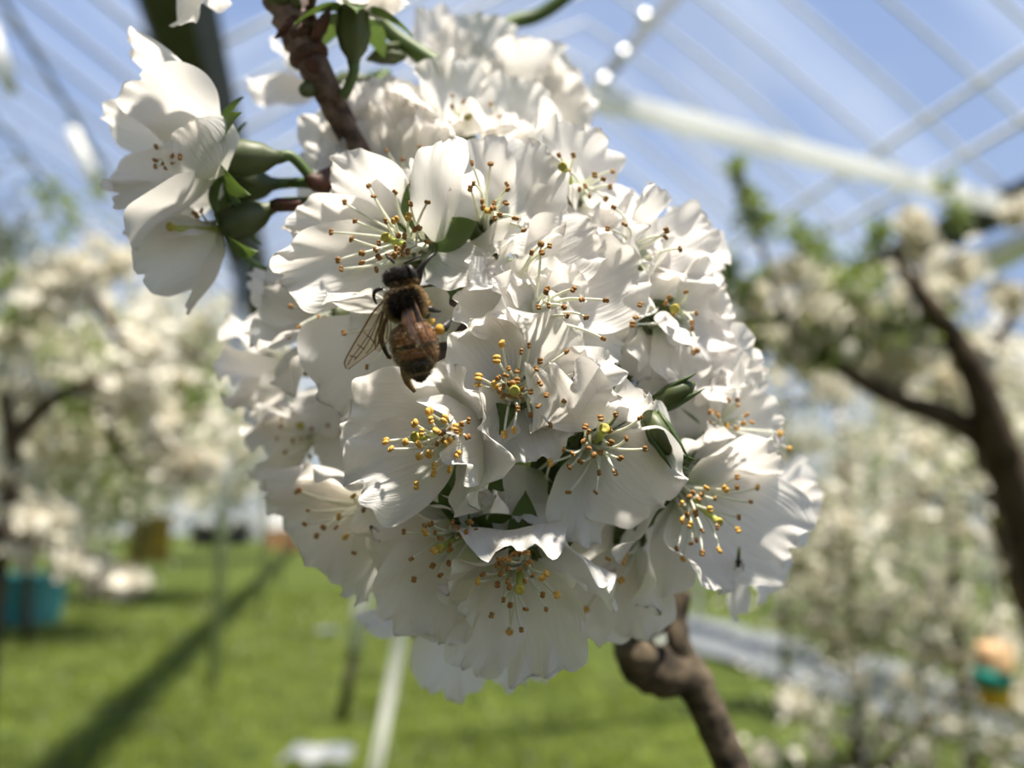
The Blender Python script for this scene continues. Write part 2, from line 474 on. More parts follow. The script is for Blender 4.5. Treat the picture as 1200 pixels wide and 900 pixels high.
# ------------------------------------------------------------------ trees behind
def scatter_quads(centers, radii, per, size, mat, name, parent, seed, petals=5, elong=1.0):
    r = np.random.default_rng(seed)
    vs_, fs = [], []
    n_all = 0
    for c, R, k in zip(centers, radii, per):
        c = np.array(c)
        d = r.normal(size=(k, 3)); d /= np.linalg.norm(d, axis=1)[:, None]
        p = c + r.normal(size=(k, 3)) * (R * np.array([0.62, 0.55, 0.5]))
        nrm = d + 0.6 * r.normal(size=(k, 3)); nrm /= np.linalg.norm(nrm, axis=1)[:, None]
        a = r.normal(size=(k, 3)); s = np.cross(nrm, a); s /= np.linalg.norm(s, axis=1)[:, None]
        u = np.cross(nrm, s)
        sz = size * (0.7 + 0.6 * r.random(k))
        for q in range(petals):
            th = 2 * math.pi * q / petals
            dr = s * math.cos(th) + u * math.sin(th)
            sd = -s * math.sin(th) + u * math.cos(th)
            w = sz[:, None] * 0.5 / elong
            L = sz[:, None]
            quad = np.stack([p + dr * L * 0.08, p + dr * L * 0.6 + sd * w + nrm * L * 0.2, p + dr * L + nrm * L * 0.3, p + dr * L * 0.6 - sd * w + nrm * L * 0.2], 1)
            vs_.append(quad.reshape(-1, 3))
            fs.append((np.arange(k * 4).reshape(k, 4) + n_all)); n_all += 4 * k
    return mesh_obj(name, np.concatenate(vs_), np.concatenate(fs), mat, parent, smooth=False)

def tree(label, base, limbs, clumps, haze=None, leaves=None, seed=1, bsize=0.013, lsize=0.02, bcount=1.0, group=None, cat='tree', named=()):
    """limbs: [(pts, radii)] the first is the trunk; clumps: [(centre, radius)] of blossom;
    haze: [(centre, radius, n)] loose small blossom; leaves: [(centre, radius, n)]"""
    root = thing('cherry_tree', base, label, cat, group)
    for i, (pts, rad) in enumerate(limbs):
        mesh_obj('trunk' if i == 0 else 'branch', *tube(pts, rad, 8, smooth_in=4, rough=0.25), M['trunk'], root)
    if clumps:
        for j, (c, R) in enumerate(clumps):
            scatter_quads([c], [R], [int(46 * bcount * max(1, (R / 0.05) ** 2))], bsize, M['blossom'], 'blossom_cluster', root, seed * 50 + j)
    if haze:
        tag(scatter_quads([h[0] for h in haze], [h[1] for h in haze], [h[2] for h in haze], bsize, M['blossom'], 'loose_blossoms', root, seed + 5), kind='stuff')
    if leaves:
        tag(scatter_quads([h[0] for h in leaves], [h[1] for h in leaves], [h[2] for h in leaves], lsize, M['leaf'], 'leaves', root, seed + 9, petals=2, elong=1.6), kind='stuff')
    return root
def px(list_, d):
    return [at(a, b, d) for (a, b) in list_]

# right: dark-limbed tree
D = 1.5
s_ = D / FPX
trunkR = [at(1330, 1380, D * 1.02), at(1290, 1050, D), at(1240, 760, D), at(1198, 600, D), at(1172, 525, D)]
limbs = [(trunkR, [24 * s_ * 1.3, 30 * s_, 27 * s_, 25 * s_, 22 * s_]),
         (px([(1185, 540), (1120, 492), (1050, 468), (985, 430), (930, 393), (868, 374)], D), [17 * s_, 15 * s_, 12 * s_, 10 * s_, 8 * s_, 5 * s_]),
         (px([(1178, 540), (1148, 450), (1110, 385), (1070, 335), (1050, 300)], D * 0.98), [19 * s_, 17 * s_, 14 * s_, 9 * s_, 4 * s_]),
         (px([(930, 393), (905, 330), (880, 250), (862, 195)], D), [6 * s_, 4 * s_, 3 * s_, 2 * s_]),
         (px([(1050, 468), (1080, 380), (1075, 300), (1065, 235)], D * 1.05), [7 * s_, 5 * s_, 4 * s_, 2 * s_]),
         (px([(1148, 450), (1180, 380), (1215, 330)], D * 1.05), [8 * s_, 6 * s_, 4 * s_])]
cl = [(at(a, b, D * k), r * s_) for (a, b, r, k) in [
    (932, 322, 17, 1), (968, 338, 20, 1.05), (1000, 352, 16, 1), (962, 370, 22, .97), (1010, 395, 22, 1.02), (1055, 405, 16, 1),
    (880, 350, 15, 1.05), (1072, 262, 16, 1), (1080, 285, 12, 1), (1130, 312, 14, .98), (1140, 425, 15, 1), (1045, 435, 18, 1.03),
    (1110, 450, 14, 1.05), (1180, 345, 14, 1), (930, 410, 14, 1), (905, 395, 13, 1), (1190, 250, 12, 1), (990, 420, 15, 1.04), (870, 390, 14, 1.04)]]
hz = [(at(950, 380, D * 1.1), 75 * s_, 260), (at(1040, 400, D * 1.15), 70 * s_, 220), (at(1100, 330, D * 1.1), 50 * s_, 70), (at(1150, 420, D * 1.1), 60 * s_, 120)]
lv = [(at(a, b, D), r * s_, n) for (a, b, r, n) in [(862, 198, 9, 16), (885, 260, 16, 50), (880, 232, 9, 16), (935, 275, 12, 26), (950, 300, 18, 40),
      (1030, 268, 8, 14), (1108, 215, 9, 14), (1020, 290, 10, 14), (865, 335, 20, 60), (960, 400, 40, 100), (1050, 380, 30, 60), (1120, 250, 12, 22), (1105, 370, 20, 40), (850, 310, 12, 30), (1000, 330, 28, 70), (890, 400, 20, 60)]]
tree('dark forked cherry tree with thick limbs and cream blossoms, under the dark gutter', loc((trunkR[0] - CAM).dot(LAT), (trunkR[0] - CAM).dot(ROW), 0), limbs, cl, hz, lv, seed=3, bsize=0.017, lsize=0.024, group='cherry trees behind')

# second trunk just behind it
D2 = 2.1; s2 = D2 / FPX
tree('slim brown cherry trunk slanting behind the dark forked tree', at(1300, 1150, D2),
     [(px([(1310, 1150), (1262, 900), (1212, 730), (1176, 620), (1150, 530), (1140, 470)], D2), [20 * s2, 18 * s2, 16 * s2, 13 * s2, 10 * s2, 5 * s2]),
      (px([(1176, 620), (1120, 585), (1060, 590)], D2), [7 * s2, 5 * s2, 3 * s2])],
     [(at(a, b, D2), r * s2) for (a, b, r) in [(1090, 570, 14), (1120, 620, 13), (1050, 600, 13), (1150, 560, 12), (1185, 660, 12), (1080, 520, 14)]],
     [(at(1100, 560, D2), 80 * s2, 200)], [(at(1100, 560, D2), 80 * s2, 140)], seed=4, bsize=0.015, group='cherry trees behind')

# young trees full of small blossom, lower right
def young(cx, topy, basey, d, wpx, n, seed, label, dens=1.0, hmin=0.25, k=1.0):
    s = d / FPX; r = random.Random(seed)
    base = at(cx, 615, d); base.z = 0
    top = at(cx + r.uniform(-20, 20), topy, d)
    t0 = [base.lerp(top, k / 5) + V((r.uniform(-.02, .02), 0, 0)) for k in range(6)]
    limbs = [(t0, [x * (1 + .3 * (k - 1)) for x in (0.026, 0.022, 0.018, 0.015, 0.010, 0.005)])]
    cl, hz, lv = [], [], []
    for _ in range(n):
        h = r.uniform(hmin, 1.0)
        p = base.lerp(top, h)
        q = p + RGT * (r.uniform(-1, 1) * wpx * s) + FWD * (k * r.uniform(-.35, .35)) + V((0, 0, k * r.uniform(0.05, .3)))
        limbs.append(([p, p.lerp(q, .5) + V((0, 0, -.02)), q], [0.008, 0.006, 0.003]))
        for m in range(4):
            cl.append((p.lerp(q, r.uniform(.25, 1.05)) + V((r.uniform(-.05, .05), r.uniform(-.05, .05), r.uniform(-.05, .05))) * k, k * r.uniform(.018, .04)))
        hz.append((p.lerp(q, .7), 0.18 * k, int(70 * dens))); lv.append((p.lerp(q, .7), 0.2 * k, int(85 * dens)))
    root = thing('cherry_tree', base, label, 'tree', 'cherry trees behind')
    for i, (pts, rad) in enumerate(limbs):
        mesh_obj('trunk' if i == 0 else 'branch', *tube(pts, rad, 6, smooth_in=3), M['trunk'], root)
    k_ = [int(30 + 50 * r.random()) for _ in cl]
    tag(scatter_quads([c[0] for c in cl] + [h[0] for h in hz], [c[1] for c in cl] + [h[1] for h in hz], k_ + [h[2] for h in hz], 0.014 * k, M['blossom'], 'blossoms', root, seed), kind='stuff')
    tag(scatter_quads([h[0] for h in lv], [h[1] for h in lv], [h[2] for h in lv], 0.02 * k, M['leaf'], 'leaves', root, seed + 2, petals=2, elong=1.7), kind='stuff')
young(985, 440, 900, 2.8, 90, 13, 11, 'young blossoming tree nearest the pale mulch sheet, thin brown trunk')
young(1110, 470, 900, 2.5, 95, 13, 12, 'young blossoming tree beside the peach and teal hanging trap')
young(1230, 480, 900, 2.9, 90, 11, 13, 'young blossoming tree at the right edge below the forked tree')
young(1060, 430, 900, 3.8, 110, 14, 14, 'smaller hazy blossoming tree behind the mulch sheet')
young(905, 440, 900, 5.2, 80, 11, 15, 'far hazy blossoming tree just right of the white cluster')
young(1160, 420, 900, 5.6, 120, 12, 16, 'far hazy blossoming tree behind the slim brown trunk')
D3 = 2.2; s3 = D3 / FPX
tree('low blossoming cherry sapling in the bottom right corner', at(1010, 1080, D3),
     [(px([(1010, 1110), (1005, 980), (1000, 880), (1010, 830)], D3), [9 * s3, 8 * s3, 6 * s3, 3 * s3])] +
     [(px([(1003, 930), ((1003 + x) / 2, (920 + y) / 2), (x, y)], D3), [5 * s3, 4 * s3, 2 * s3]) for (x, y) in ((940, 830), (1060, 800), (1120, 850), (900, 880), (1150, 790))],
     [(at(a, b, D3), r * s3) for (a, b, r) in [(940, 830, 14), (925, 815, 11), (1000, 850, 13), (960, 880, 11), (1060, 800, 13), (1040, 860, 12), (1120, 850, 13), (900, 885, 12), (1150, 795, 12), (1085, 890, 12), (1010, 800, 10)]],
     [(at(1000, 860, D3), 80 * s3, 170), (at(1100, 860, D3), 80 * s3, 170)], [(at(1000, 860, D3), 90 * s3, 150), (at(1100, 860, D3), 90 * s3, 150)], seed=6, bsize=0.013, group='cherry trees behind')

# left: blossoming trees
D4 = 1.35; s4 = D4 / FPX
lt = [(px([(-40, 1300), (-30, 900), (-10, 700), (8, 600), (15, 530), (5, 460)], D4), [20 * s4, 18 * s4, 14 * s4, 11 * s4, 9 * s4, 7 * s4]),
      (px([(10, 520), (60, 470), (130, 440), (150, 415), (110, 350), (80, 320)], D4), [9 * s4, 9 * s4, 8 * s4, 7 * s4, 6 * s4, 4 * s4]),
      (px([(120, 445), (125, 490), (150, 540), (200, 560)], D4), [6 * s4, 5 * s4, 4 * s4, 3 * s4]),
      (px([(150, 415), (200, 400), (250, 430)], D4 * 1.05), [6 * s4, 5 * s4, 3 * s4]),
      (px([(5, 620), (60, 640), (110, 655), (160, 662)], D4 * .98), [6 * s4, 4 * s4, 3 * s4, 2 * s4])]
lc = [(at(a, b, D4 * k), r * s4) for (a, b, r, k) in [
    (60, 325, 22, 1), (85, 345, 26, 1), (55, 358, 20, 1), (95, 318, 18, 1), (138, 310, 16, 1.05), (175, 400, 20, 1), (160, 440, 24, .98), (172, 465, 22, 1), (140, 470, 16, 1),
    (195, 522, 20, 1), (215, 550, 22, 1), (240, 545, 16, 1), (190, 500, 14, 1), (30, 605, 26, 1), (55, 620, 30, .98), (70, 605, 22, 1), (25, 640, 18, 1), (88, 656, 20, .98), (120, 681, 15, .98), (154, 680, 15, .98),
    (15, 395, 16, 1.02), (30, 450, 16, 1), (215, 445, 13, 1.05), (225, 475, 14, 1.05), (10, 560, 14, 1)]]
lhz = [(at(60, 400, D4 * 1.2), 70 * s4, 170), (at(150, 370, D4 * 1.3), 80 * s4, 130), (at(70, 500, D4 * 1.1), 70 * s4, 230), (at(180, 480, D4 * 1.2), 70 * s4, 200), (at(250, 500, D4 * 1.4), 60 * s4, 130)]
llv = [(at(25, 375, D4), 14 * s4, 30), (at(90, 478, D4), 16 * s4, 40), (at(230, 465, D4), 14 * s4, 30), (at(60, 400, D4 * 1.1), 80 * s4, 130), (at(120, 520, D4 * 1.1), 110 * s4, 300), (at(200, 480, D4 * 1.1), 70 * s4, 130), (at(80, 230, D4), 30 * s4, 30)]
tree('blossoming cherry tree at the left with round cream flower bunches', at(-40, 1300, D4), lt, lc, lhz, llv, seed=8, bsize=0.016, bcount=0.9, group='cherry trees behind')
young(45, 350, 900, 8.5, 140, 26, 21, 'hazy blossoming tree behind the left cream flower bunches', hmin=.32, k=3.2)
young(165, 420, 900, 13.0, 140, 28, 22, 'hazy blossoming tree in the gap between the left spur and the cluster', hmin=.32, k=4.2)
young(-70, 260, 900, 2.2, 110, 12, 23, 'blossoming tree reaching in from the left edge, green tipped shoots', hmin=.7)
young(255, 500, 900, 26.0, 80, 16, 24, 'far blossoming tree low behind the left side of the cluster', hmin=.25, k=7.0)
young(90, 500, 900, 19.0, 130, 24, 25, 'low far blossoming tree filling the gap under the left branches', hmin=.25, k=5.6)
young(850, 560, 900, 24.0, 90, 14, 26, 'distant blossoming tree at the horizon right of the lower branch', hmin=.2, k=7.0)

# ------------------------------------------------------------------ things on the orchard floor
def crate(name, p, w, d, h, mat, label, cat, rim=None, flare=1.12):
    p = V(p); rt = thing(name, p, label, cat)
    vs_, fs = [], []
    lv_ = [(0, 1.0, 0), (h, flare, 0), (h, flare - 0.06, 0), (0.03, 0.94, 0)]
    for (z, k, _) in lv_:
        for (i, j) in ((-1, -1), (1, -1), (1, 1), (-1, 1)):
            vs_.append(p + V((i * w * k / 2, j * d * k / 2, z)))
    for a in range(3):
        for k in range(4):
            fs.append([a * 4 + k, a * 4 + (k + 1) % 4, a * 4 + 4 + (k + 1) % 4, a * 4 + 4 + k])
    fs += [[3, 2, 1, 0], [12, 13, 14, 15]]
    bevel(mesh_obj('tub', vs_, fs, mat, rt, smooth=False), 0.01)
    rr = Acc()
    q = [(i * w * flare / 2, j * d * flare / 2) for (i, j) in ((-1, -1), (1, -1), (1, 1), (-1, 1))]
    for k in range(4):
        a, b = q[k], q[(k + 1) % 4]
        rr.add(tube([p + V((a[0], a[1], h)), p + V((b[0], b[1], h))], [0.02, 0.02], 6))
    rr.build('rim', [rim or mat], rt)
    return rt
def ground_at(px_, py_):
    return on_height(px_, py_, 0.0)
g = ground_at(10, 732)
crate('harvest_tub', g, 0.92, 0.6, 0.58, plain('teal_plastic', (0.045, 0.26, 0.30), 0.4, 0.2), 'teal plastic tub on the grass at the left edge', 'tub')
g = ground_at(172, 700)
yb = thing('sticky_trap', V(g), 'yellow board trap on a thin stake behind the left blossoms', 'trap')
dpt = (V(g) - CAM).dot(FWD); sg = dpt / FPX
mesh_obj('stake', *tube([V(g), V(g) + V((0, 0, 90 * sg))], [0.02, 0.02], 8), M['steel'], yb)
bevel(mesh_obj('board', *box(V(g) + V((0, -0.04, 68 * sg)), RGT, V((0, 1, 0)), V((0, 0, 1)), 24 * sg, 0.03, 27 * sg), plain('trap_yellow', (0.62, 0.42, 0.05), 0.6, scale=8, col2=(0.36, 0.25, 0.12)), yb, smooth=False), 0.01)
g = ground_at(258, 640)
crate('water_tank', V(g), 2.7, 1.4, 1.25, plain('black_plastic', (0.012, 0.013, 0.018), 0.5, 0.2), 'black open water tank in front of the white tunnel, left of the cluster', 'tank')
g = ground_at(345, 644)
crate('clay_planter', V(g), 2.2, 0.9, 1.0, plain('terracotta', (0.50, 0.24, 0.13), 0.8, 0.25), 'orange clay planter close behind the lower left petals', 'planter')
# white row cover: a low tunnel running along the row
vs_, fs = [], []
gl = ground_at(300, 634)
rows_ = 14
for j in range(rows_):
    f = j * 1.2
    for i in range(11):
        a = math.pi * i / 10
        vs_.append(V(gl) + V((0, 1.8, 0)) + RGT * (math.cos(a) * 4.0) + V((0, f, 0)) + V((0, 0, math.sin(a) * (2.3 + 0.08 * math.sin(j * 2)))))
for j in range(rows_ - 1):
    for i in range(10):
        a = j * 11 + i; fs.append([a, a + 1, a + 12, a + 11])
fs.append(list(range(11))[::-1])
rc = mesh_obj('plastic_tunnel', vs_, fs, M['sheet'])
tag(rc, 'pale plastic tunnel low on the ground behind the black tank', 'plastic tunnel')
# support posts by the cluster
post_m = M['white_bar']
p0 = ground_at(433, 938); dpp = (V(p0) - CAM).dot(FWD)
po = thing('support_post', V(p0), 'slim pale post leaning in the grass under the cluster', 'post')
top = at(520, 480, dpp)
mesh_obj('tube', *tube([V(p0), top], [0.027, 0.027], 10), post_m, po)
mesh_obj('end_cap', *lathe(top, top - V(p0), [(-0.01, 0.031), (0.02, 0.031), (0.03, 0.02)], 10), M['dark_steel'], po)
p0 = ground_at(400, 845); dpp = (V(p0) - CAM).dot(FWD)
po = thing('support_post', V(p0), 'shorter post with white sleeve and dark foot, left of the slim pale post', 'post')
mid = at(416, 760, dpp); top = at(440, 610, dpp)
mesh_obj('foot', *tube([V(p0), mid], [0.035, 0.035], 10), plain('stake_dark', (0.06, 0.05, 0.035), 0.8, 0.3), po)
mesh_obj('sleeve', *tube([mid, top], [0.052, 0.052], 10), post_m, po)
# post seen in the fork of the lower branch
p0 = ground_at(770, 800); dpp = (V(p0) - CAM).dot(FWD)
tag(mesh_obj('support_post', *tube([V(p0), at(780, 560, dpp)], [0.05, 0.05], 10), post_m), 'pale post glimpsed in the fork of the brown lower branch', 'post')
def scrap(px_, py_, wpx, label):
    g = ground_at(px_, py_); d = (V(g) - CAM).dot(FWD); s = d / FPX
    r = random.Random(px_); vs_, fs = [], []
    n = 7
    for j in range(n):
        for i in range(n):
            vs_.append(V(g) + V(((i / (n - 1) - .5) * wpx * s, (j / (n - 1) - .5) * wpx * s, 0.10 + r.uniform(0, .3) * wpx * s * .6)))
    for j in range(n - 1):
        for i in range(n - 1):
            a = j * n + i; fs.append([a, a + 1, a + n + 1, a + n])
    o = mesh_obj('plastic_scrap', vs_, fs, M['sheet'], smooth=False)
    o.modifiers.new('thick', 'SOLIDIFY').thickness = 0.004
    tag(o, label, 'plastic scrap', 'white scraps on the grass')
scrap(383, 752, 26, 'small white scrap on the grass left of the sleeved post')
scrap(372, 915, 75, 'pale bluish plastic scrap at the bottom edge left of the slim post')
# hanging trap among the right trees
D5 = 2.02; s5 = D5 / FPX
ht = thing('hanging_trap', at(1163, 826, D5), 'stacked peach, teal and yellow trap hanging among the right young trees', 'trap')
zz = V((0, 0, 1))
mesh_obj('lid', *lathe(at(1165, 772, D5), zz, [(-14 * s5, 19 * s5), (-9 * s5, 20 * s5), (10 * s5, 20 * s5), (18 * s5, 17 * s5), (20 * s5, 4 * s5)], 20), plain('trap_peach', (0.85, 0.55, 0.30), 0.5, 0.15), ht)
mesh_obj('band', *lathe(at(1163, 793, D5), zz, [(-12 * s5, 19 * s5), (10 * s5, 22 * s5), (11 * s5, 18 * s5)], 20), plain('trap_teal', (0.03, 0.33, 0.27), 0.5, 0.15), ht)
mesh_obj('cup', *lathe(at(1166, 815, D5), zz, [(-14 * s5, 8 * s5), (-11 * s5, 16 * s5), (6 * s5, 18 * s5), (11 * s5, 18 * s5)], 20), plain('trap_amber', (0.95, 0.60, 0.06), 0.5, 0.1), ht)
mesh_obj('hook', *tube([at(1165, 755, D5), at(1163, 690, D5), at(1150, 604, D5 + .06)], [0.003] * 3, 6), M['steel'], ht)

#FOREGROUND
# ================================================================== the flowering branch
BALLC = at(610, 440, 0.125)
def ball_depth(px_, py_, R):
    d = at(px_, py_, 1.0) - CAM
    o = CAM - BALLC
    a = d.dot(d); b = 2 * d.dot(o); c = o.dot(o) - R * R
    q = b * b - 4 * a * c
    lean = -0.014 * min(1.0, ((py_ - 440) / 340) ** 2)       # the cluster is taller than it is deep
    if q <= 0: return 0.125 + lean
    return min((-b - math.sqrt(q)) / (2 * a), 0.125) + lean

NU, NV = 30, 25
def petal_verts(r, Len, W, bow=0.12, curl=0.15, cup=0.35, ruffle=1.0, twist=0.0, fold=0.0):
    """local petal: x across, y along from the claw, z towards the flower's axis; returns verts and uvs"""
    ph = r.random(8) * 6.28
    s = np.linspace(0.0, 1.0, NU)
    s = s * 0.985 + 0.004
    y = ((1 - np.cos(np.pi * s)) / 2) ** 0.72
    hw = np.sin(np.pi * s) ** 0.62 + 0.16 * (1 - s)
    q = np.clip(y / 0.42, 0, 1); hw = hw * (0.5 + 0.5 * q * q * (3 - 2 * q))
    v = np.linspace(-1, 1, NV)
    X = np.outer(hw, v) * (W / 2)
    Y = np.repeat(y[:, None], NV, 1) * Len
    Y = Y + 0.03 * Len * np.outer(np.clip((y - 0.5) * 2, 0, 1), np.sin(v * 3 + ph[0]))
    xn = X / (W / 2); yn = (Y / Len - 0.58) / 0.42
    rho = np.sqrt(xn ** 2 + np.where(yn > 0, yn, yn * 0.25) ** 2)
    phi = np.arctan2(xn, Y / Len - 0.32)
    # crinkled rim
    wave = (np.sin(4 * phi + ph[1]) * 0.42 + np.sin(8 * phi + ph[2]) * 0.38 + np.sin(14 * phi + ph[3]) * 0.24)
    amp = 0.0014 * ruffle * min(1.0, (W / 0.0095) ** 1.5)
    Z = amp * wave * np.clip(rho, 0, 1.1) ** 3
    rad = 1 + ruffle * (0.030 * np.sin(4 * phi + ph[4]) + 0.024 * np.sin(8 * phi + ph[5]) + 0.013 * np.sin(14 * phi + ph[6])) * np.clip(rho, 0, 1.1) ** 4
    notch = 0.04 * np.exp(-(phi / 0.16) ** 2) * np.clip(rho, 0, 1.1) ** 6 * (0.4 + r.random())
    X = X * rad; Y = (Y - 0.5 * Len) * (rad - notch) + 0.5 * Len
    t = Y / Len
    Z = Z - bow * Len * 4 * t * (1 - t) + cup * (X ** 2) / max(W, 1e-6) * 1.1
    tt = np.clip((t - 0.6) / 0.4, 0, 1.3)
    Z = Z - curl * Len * tt ** 2
    # slow undulation and veining of the blade
    Z = Z + 0.00035 * np.sin(X / W * 9 + ph[7]) * t + 0.0004 * np.sin(t * 6 + ph[0] + X / W * 4)
    if fold:
        # one side of the blade is folded over along the length
        sgn = 1 if fold > 0 else -1
        a = np.clip(sgn * X / (W / 2) + 0.15, 0, 2) * abs(fold)
        Z = Z + np.sin(np.clip(a, 0, 2.6)) * W * 0.35
        X = X - sgn * (a - np.sin(a)) * W * 0.18
    if twist:
        th = twist * t
        X, Z = X * np.cos(th) - Z * np.sin(th), X * np.sin(th) + Z * np.cos(th)
    uv = np.stack([np.repeat(v[None, :] * 0.5 + 0.5, NU, 0), np.repeat(y[:, None], NV, 1)], -1)
    return np.stack([X, Y, Z], -1).reshape(-1, 3), uv.reshape(-1, 2)
PF = []
for i in range(NU - 1):
    for j in range(NV - 1):
        a = i * NV + j
        PF.append([a, a + 1, a + NV + 1, a + NV])

def anther_mesh(name, mat, k):
    acc = Acc()
    for sx in (-1, 1):
        acc.add(lathe((sx * 0.00021 * k, 0, 0), (0, 1, 0), [(-0.00044 * k, 0.00006 * k), (-0.0003 * k, 0.00024 * k), (0.0, 0.00030 * k), (0.0003 * k, 0.00023 * k), (0.00043 * k, 0.00005 * k)], 8))
    o = acc.build(name, mat)
    me = o.data
    bpy.data.objects.remove(o)
    return me
ANTH = anther_mesh('anther', M['anther'], 0.74)
ANTHY = anther_mesh('anther', M['anther_y'], 0.95)

def flower(c, petals, label, d=0.0, L=14.0, dots=(), ydots=(), ax=None, pist=None, group=None, calyx=True, sepals=0,
           seed=None, zc=None, attach=None, nst=0, Ls=11.0, sk=0.8, tk=0.6, sep_at=(), bract=False, name='cherry_blossom', ruf=1.0, cal_len=6.0):
    r = np.random.default_rng(seed if seed is not None else int(c[0] * 7 + c[1] * 13))
    depth = zc if zc else ball_depth(c[0], c[1], 0.0315) + d * 0.001
    s = depth / FPX
    C = at(c[0], c[1], depth)
    view = (CAM - C).normalized()
    if ax is None:
        n = ((C - BALLC).normalized() * 0.8 + view * 0.35).normalized()
    else:                                           # ax: sideways pixels per 10 mm of axis, then away-from-viewer sign
        lat = RGT * (ax[0] * s) - UPV * (ax[1] * s)
        l2 = min(lat.length, 0.0099)
        lat = lat.normalized() * l2 if lat.length else lat
        f = math.sqrt(max(0.01 ** 2 - l2 ** 2, 0)) * (ax[2] if len(ax) > 2 else 1)
        n = (lat - FWD * f).normalized()
    root = thing(name, C - n * 0.004, label, 'flower', group)
    for pt in petals:
        tx, ty, w = pt[:3]
        op = pt[3] if len(pt) > 3 else {}
        bx, by = op.get('b', c)
        lat = math.hypot(tx - bx, ty - by) * s
        Lp = op.get('L', L) * 0.001
        if 'z' in op: dz = op['z'] * 0.001
        else:
            dz = math.sqrt(max(Lp ** 2 - lat ** 2, 0)) * tk * max(0.1, n.dot(view))
        bz = op.get('bz', 0) * 0.001
        C0 = at(bx, by, depth - bz)
        T = at(tx, ty, depth - dz)
        t = (T - C0); Len = t.length; t = t.normalized()
        m = n - t * n.dot(t)
        if 'm' in op:                               # explicit facing in camera terms (right, up, toward viewer)
            q = RGT * op['m'][0] + UPV * op['m'][1] - FWD * op['m'][2]
            m = q - t * q.dot(t)
        if m.length < 1e-4: m = view - t * view.dot(t)
        m.normalize()
        if 'roll' in op: m = Matrix.Rotation(math.radians(op['roll']), 3, t) @ m
        side = t.cross(m)
        W = w * s * 1.10
        pv, uv = petal_verts(r, Len, W, op.get('bow', 0.10 + 0.05 * r.random()), op.get('curl', 0.05 + 0.14 * r.random()), op.get('cup', 0.25 + 0.3 * r.random()),
                             op.get('ruf', ruf), op.get('tw', 0.0), op.get('fold', 0.0))
        A = np.array([side, t, m])
        P = np.array(C0 + t * 0.0006) + pv @ A
        mesh_obj('petal', P, PF, M['petal'], root, uvs=uv, origin=tuple(C0))
    # stamens
    al = [(x, y, 0) for (x, y) in dots] + [(x, y, 1) for (x, y) in ydots]
    sd, u_ = frame_of(n)
    for k in range(nst):
        th = r.random() * 6.283; sp = math.radians(8 + 42 * r.random())
        q = C + (n * math.cos(sp) + (sd * math.cos(th) + u_ * math.sin(th)) * math.sin(sp)) * (Ls * 0.001 * (0.6 + 0.45 * r.random()))
        al.append((q, None, 1 if (ydots and r.random() < .35) else 0))
    for (x, y, yel) in al:
        if y is None: Q = x
        else:
            lat = math.hypot(x - c[0], y - c[1]) * s
            l_ = Ls * 0.001 * (0.9 + 0.2 * r.random())
            dz = math.sqrt(max(l_ ** 2 - lat ** 2, 0.0016 ** 2)) * sk
            Q = at(x, y, depth - dz)
        ang = r.random() * 6.283
        B0 = C + (sd * math.cos(ang) + u_ * math.sin(ang)) * 0.0012
        K = B0.lerp(Q, 0.5) + (n * 0.0016) + (sd * (r.random() - .5) + u_ * (r.random() - .5)) * 0.001
        pts = []
        for i in range(8):
            t = i / 7
            pts.append(B0 * ((1 - t) ** 2) + K * (2 * t * (1 - t)) + Q * (t * t))
        vf = tube(pts, [0.00023 - 0.00010 * i / 7 for i in range(8)], 5)
        fo = mesh_obj('stamen', vf[0], vf[1], M['filament'], root, origin=tuple(B0))
        ao = bpy.data.objects.new('anther', ANTHY if yel else ANTH)
        COL.objects.link(ao)
        ao.rotation_euler = (r.random() * 6, r.random() * 6, r.random() * 6)
        sc = 0.9 + 0.25 * r.random(); ao.scale = (sc, sc, sc)
        ao.location = Q; adopt(ao, fo)
    if pist:
        lat = math.hypot(pist[0] - c[0], pist[1] - c[1]) * s
        Q = at(pist[0], pist[1], depth - math.sqrt(max(0.0105 ** 2 - lat ** 2, 0.001 ** 2)) * sk)
        K = C.lerp(Q, .5) + n * 0.001
        pts = [C * ((1 - t) ** 2) + K * (2 * t * (1 - t)) + Q * (t * t) for t in [i / 7 for i in range(8)]]
        po_ = mesh_obj('pistil', *tube(pts, [0.0006, 0.0005, 0.00042, 0.0004, 0.0004, 0.0004, 0.0004, 0.00042], 8), M['pistil'], root, origin=tuple(C))
        ad = (Q - pts[-2]).normalized()
        mesh_obj('stigma', *lathe(Q, ad, [(-0.0004, 0.0004), (0, 0.00055), (0.0003, 0.00062), (0.00045, 0.0005), (0.0003, 0.0002)], 10), M['stigma'], po_, origin=tuple(Q))
    if calyx:
        cl_ = cal_len * 0.001
        prof = [(-cl_ - 0.001, 0.0008), (-cl_, 0.0010), (-cl_ * 0.8, 0.0019), (-cl_ * 0.45, 0.0025), (-0.0008, 0.0022), (0.0002, 0.0024), (0.0003, 0.0018), (-0.0008, 0.0012), (-0.0012, 0.0002)]
        co = mesh_obj('calyx', *lathe(C, n, prof, 14), M['calyx'], root, origin=tuple(C))
        dirs = []
        for (x, y) in sep_at:
            q = RGT * (x - c[0]) - UPV * (y - c[1]); q = q - n * q.dot(n)
            dirs.append((q.normalized(), math.hypot(x - c[0], y - c[1]) * s, x, y))
        for k in range(sepals):
            th = 2 * math.pi * (k + .3) / max(sepals, 1)
            dirs.append((sd * math.cos(th) + u_ * math.sin(th), None, 0, 0))
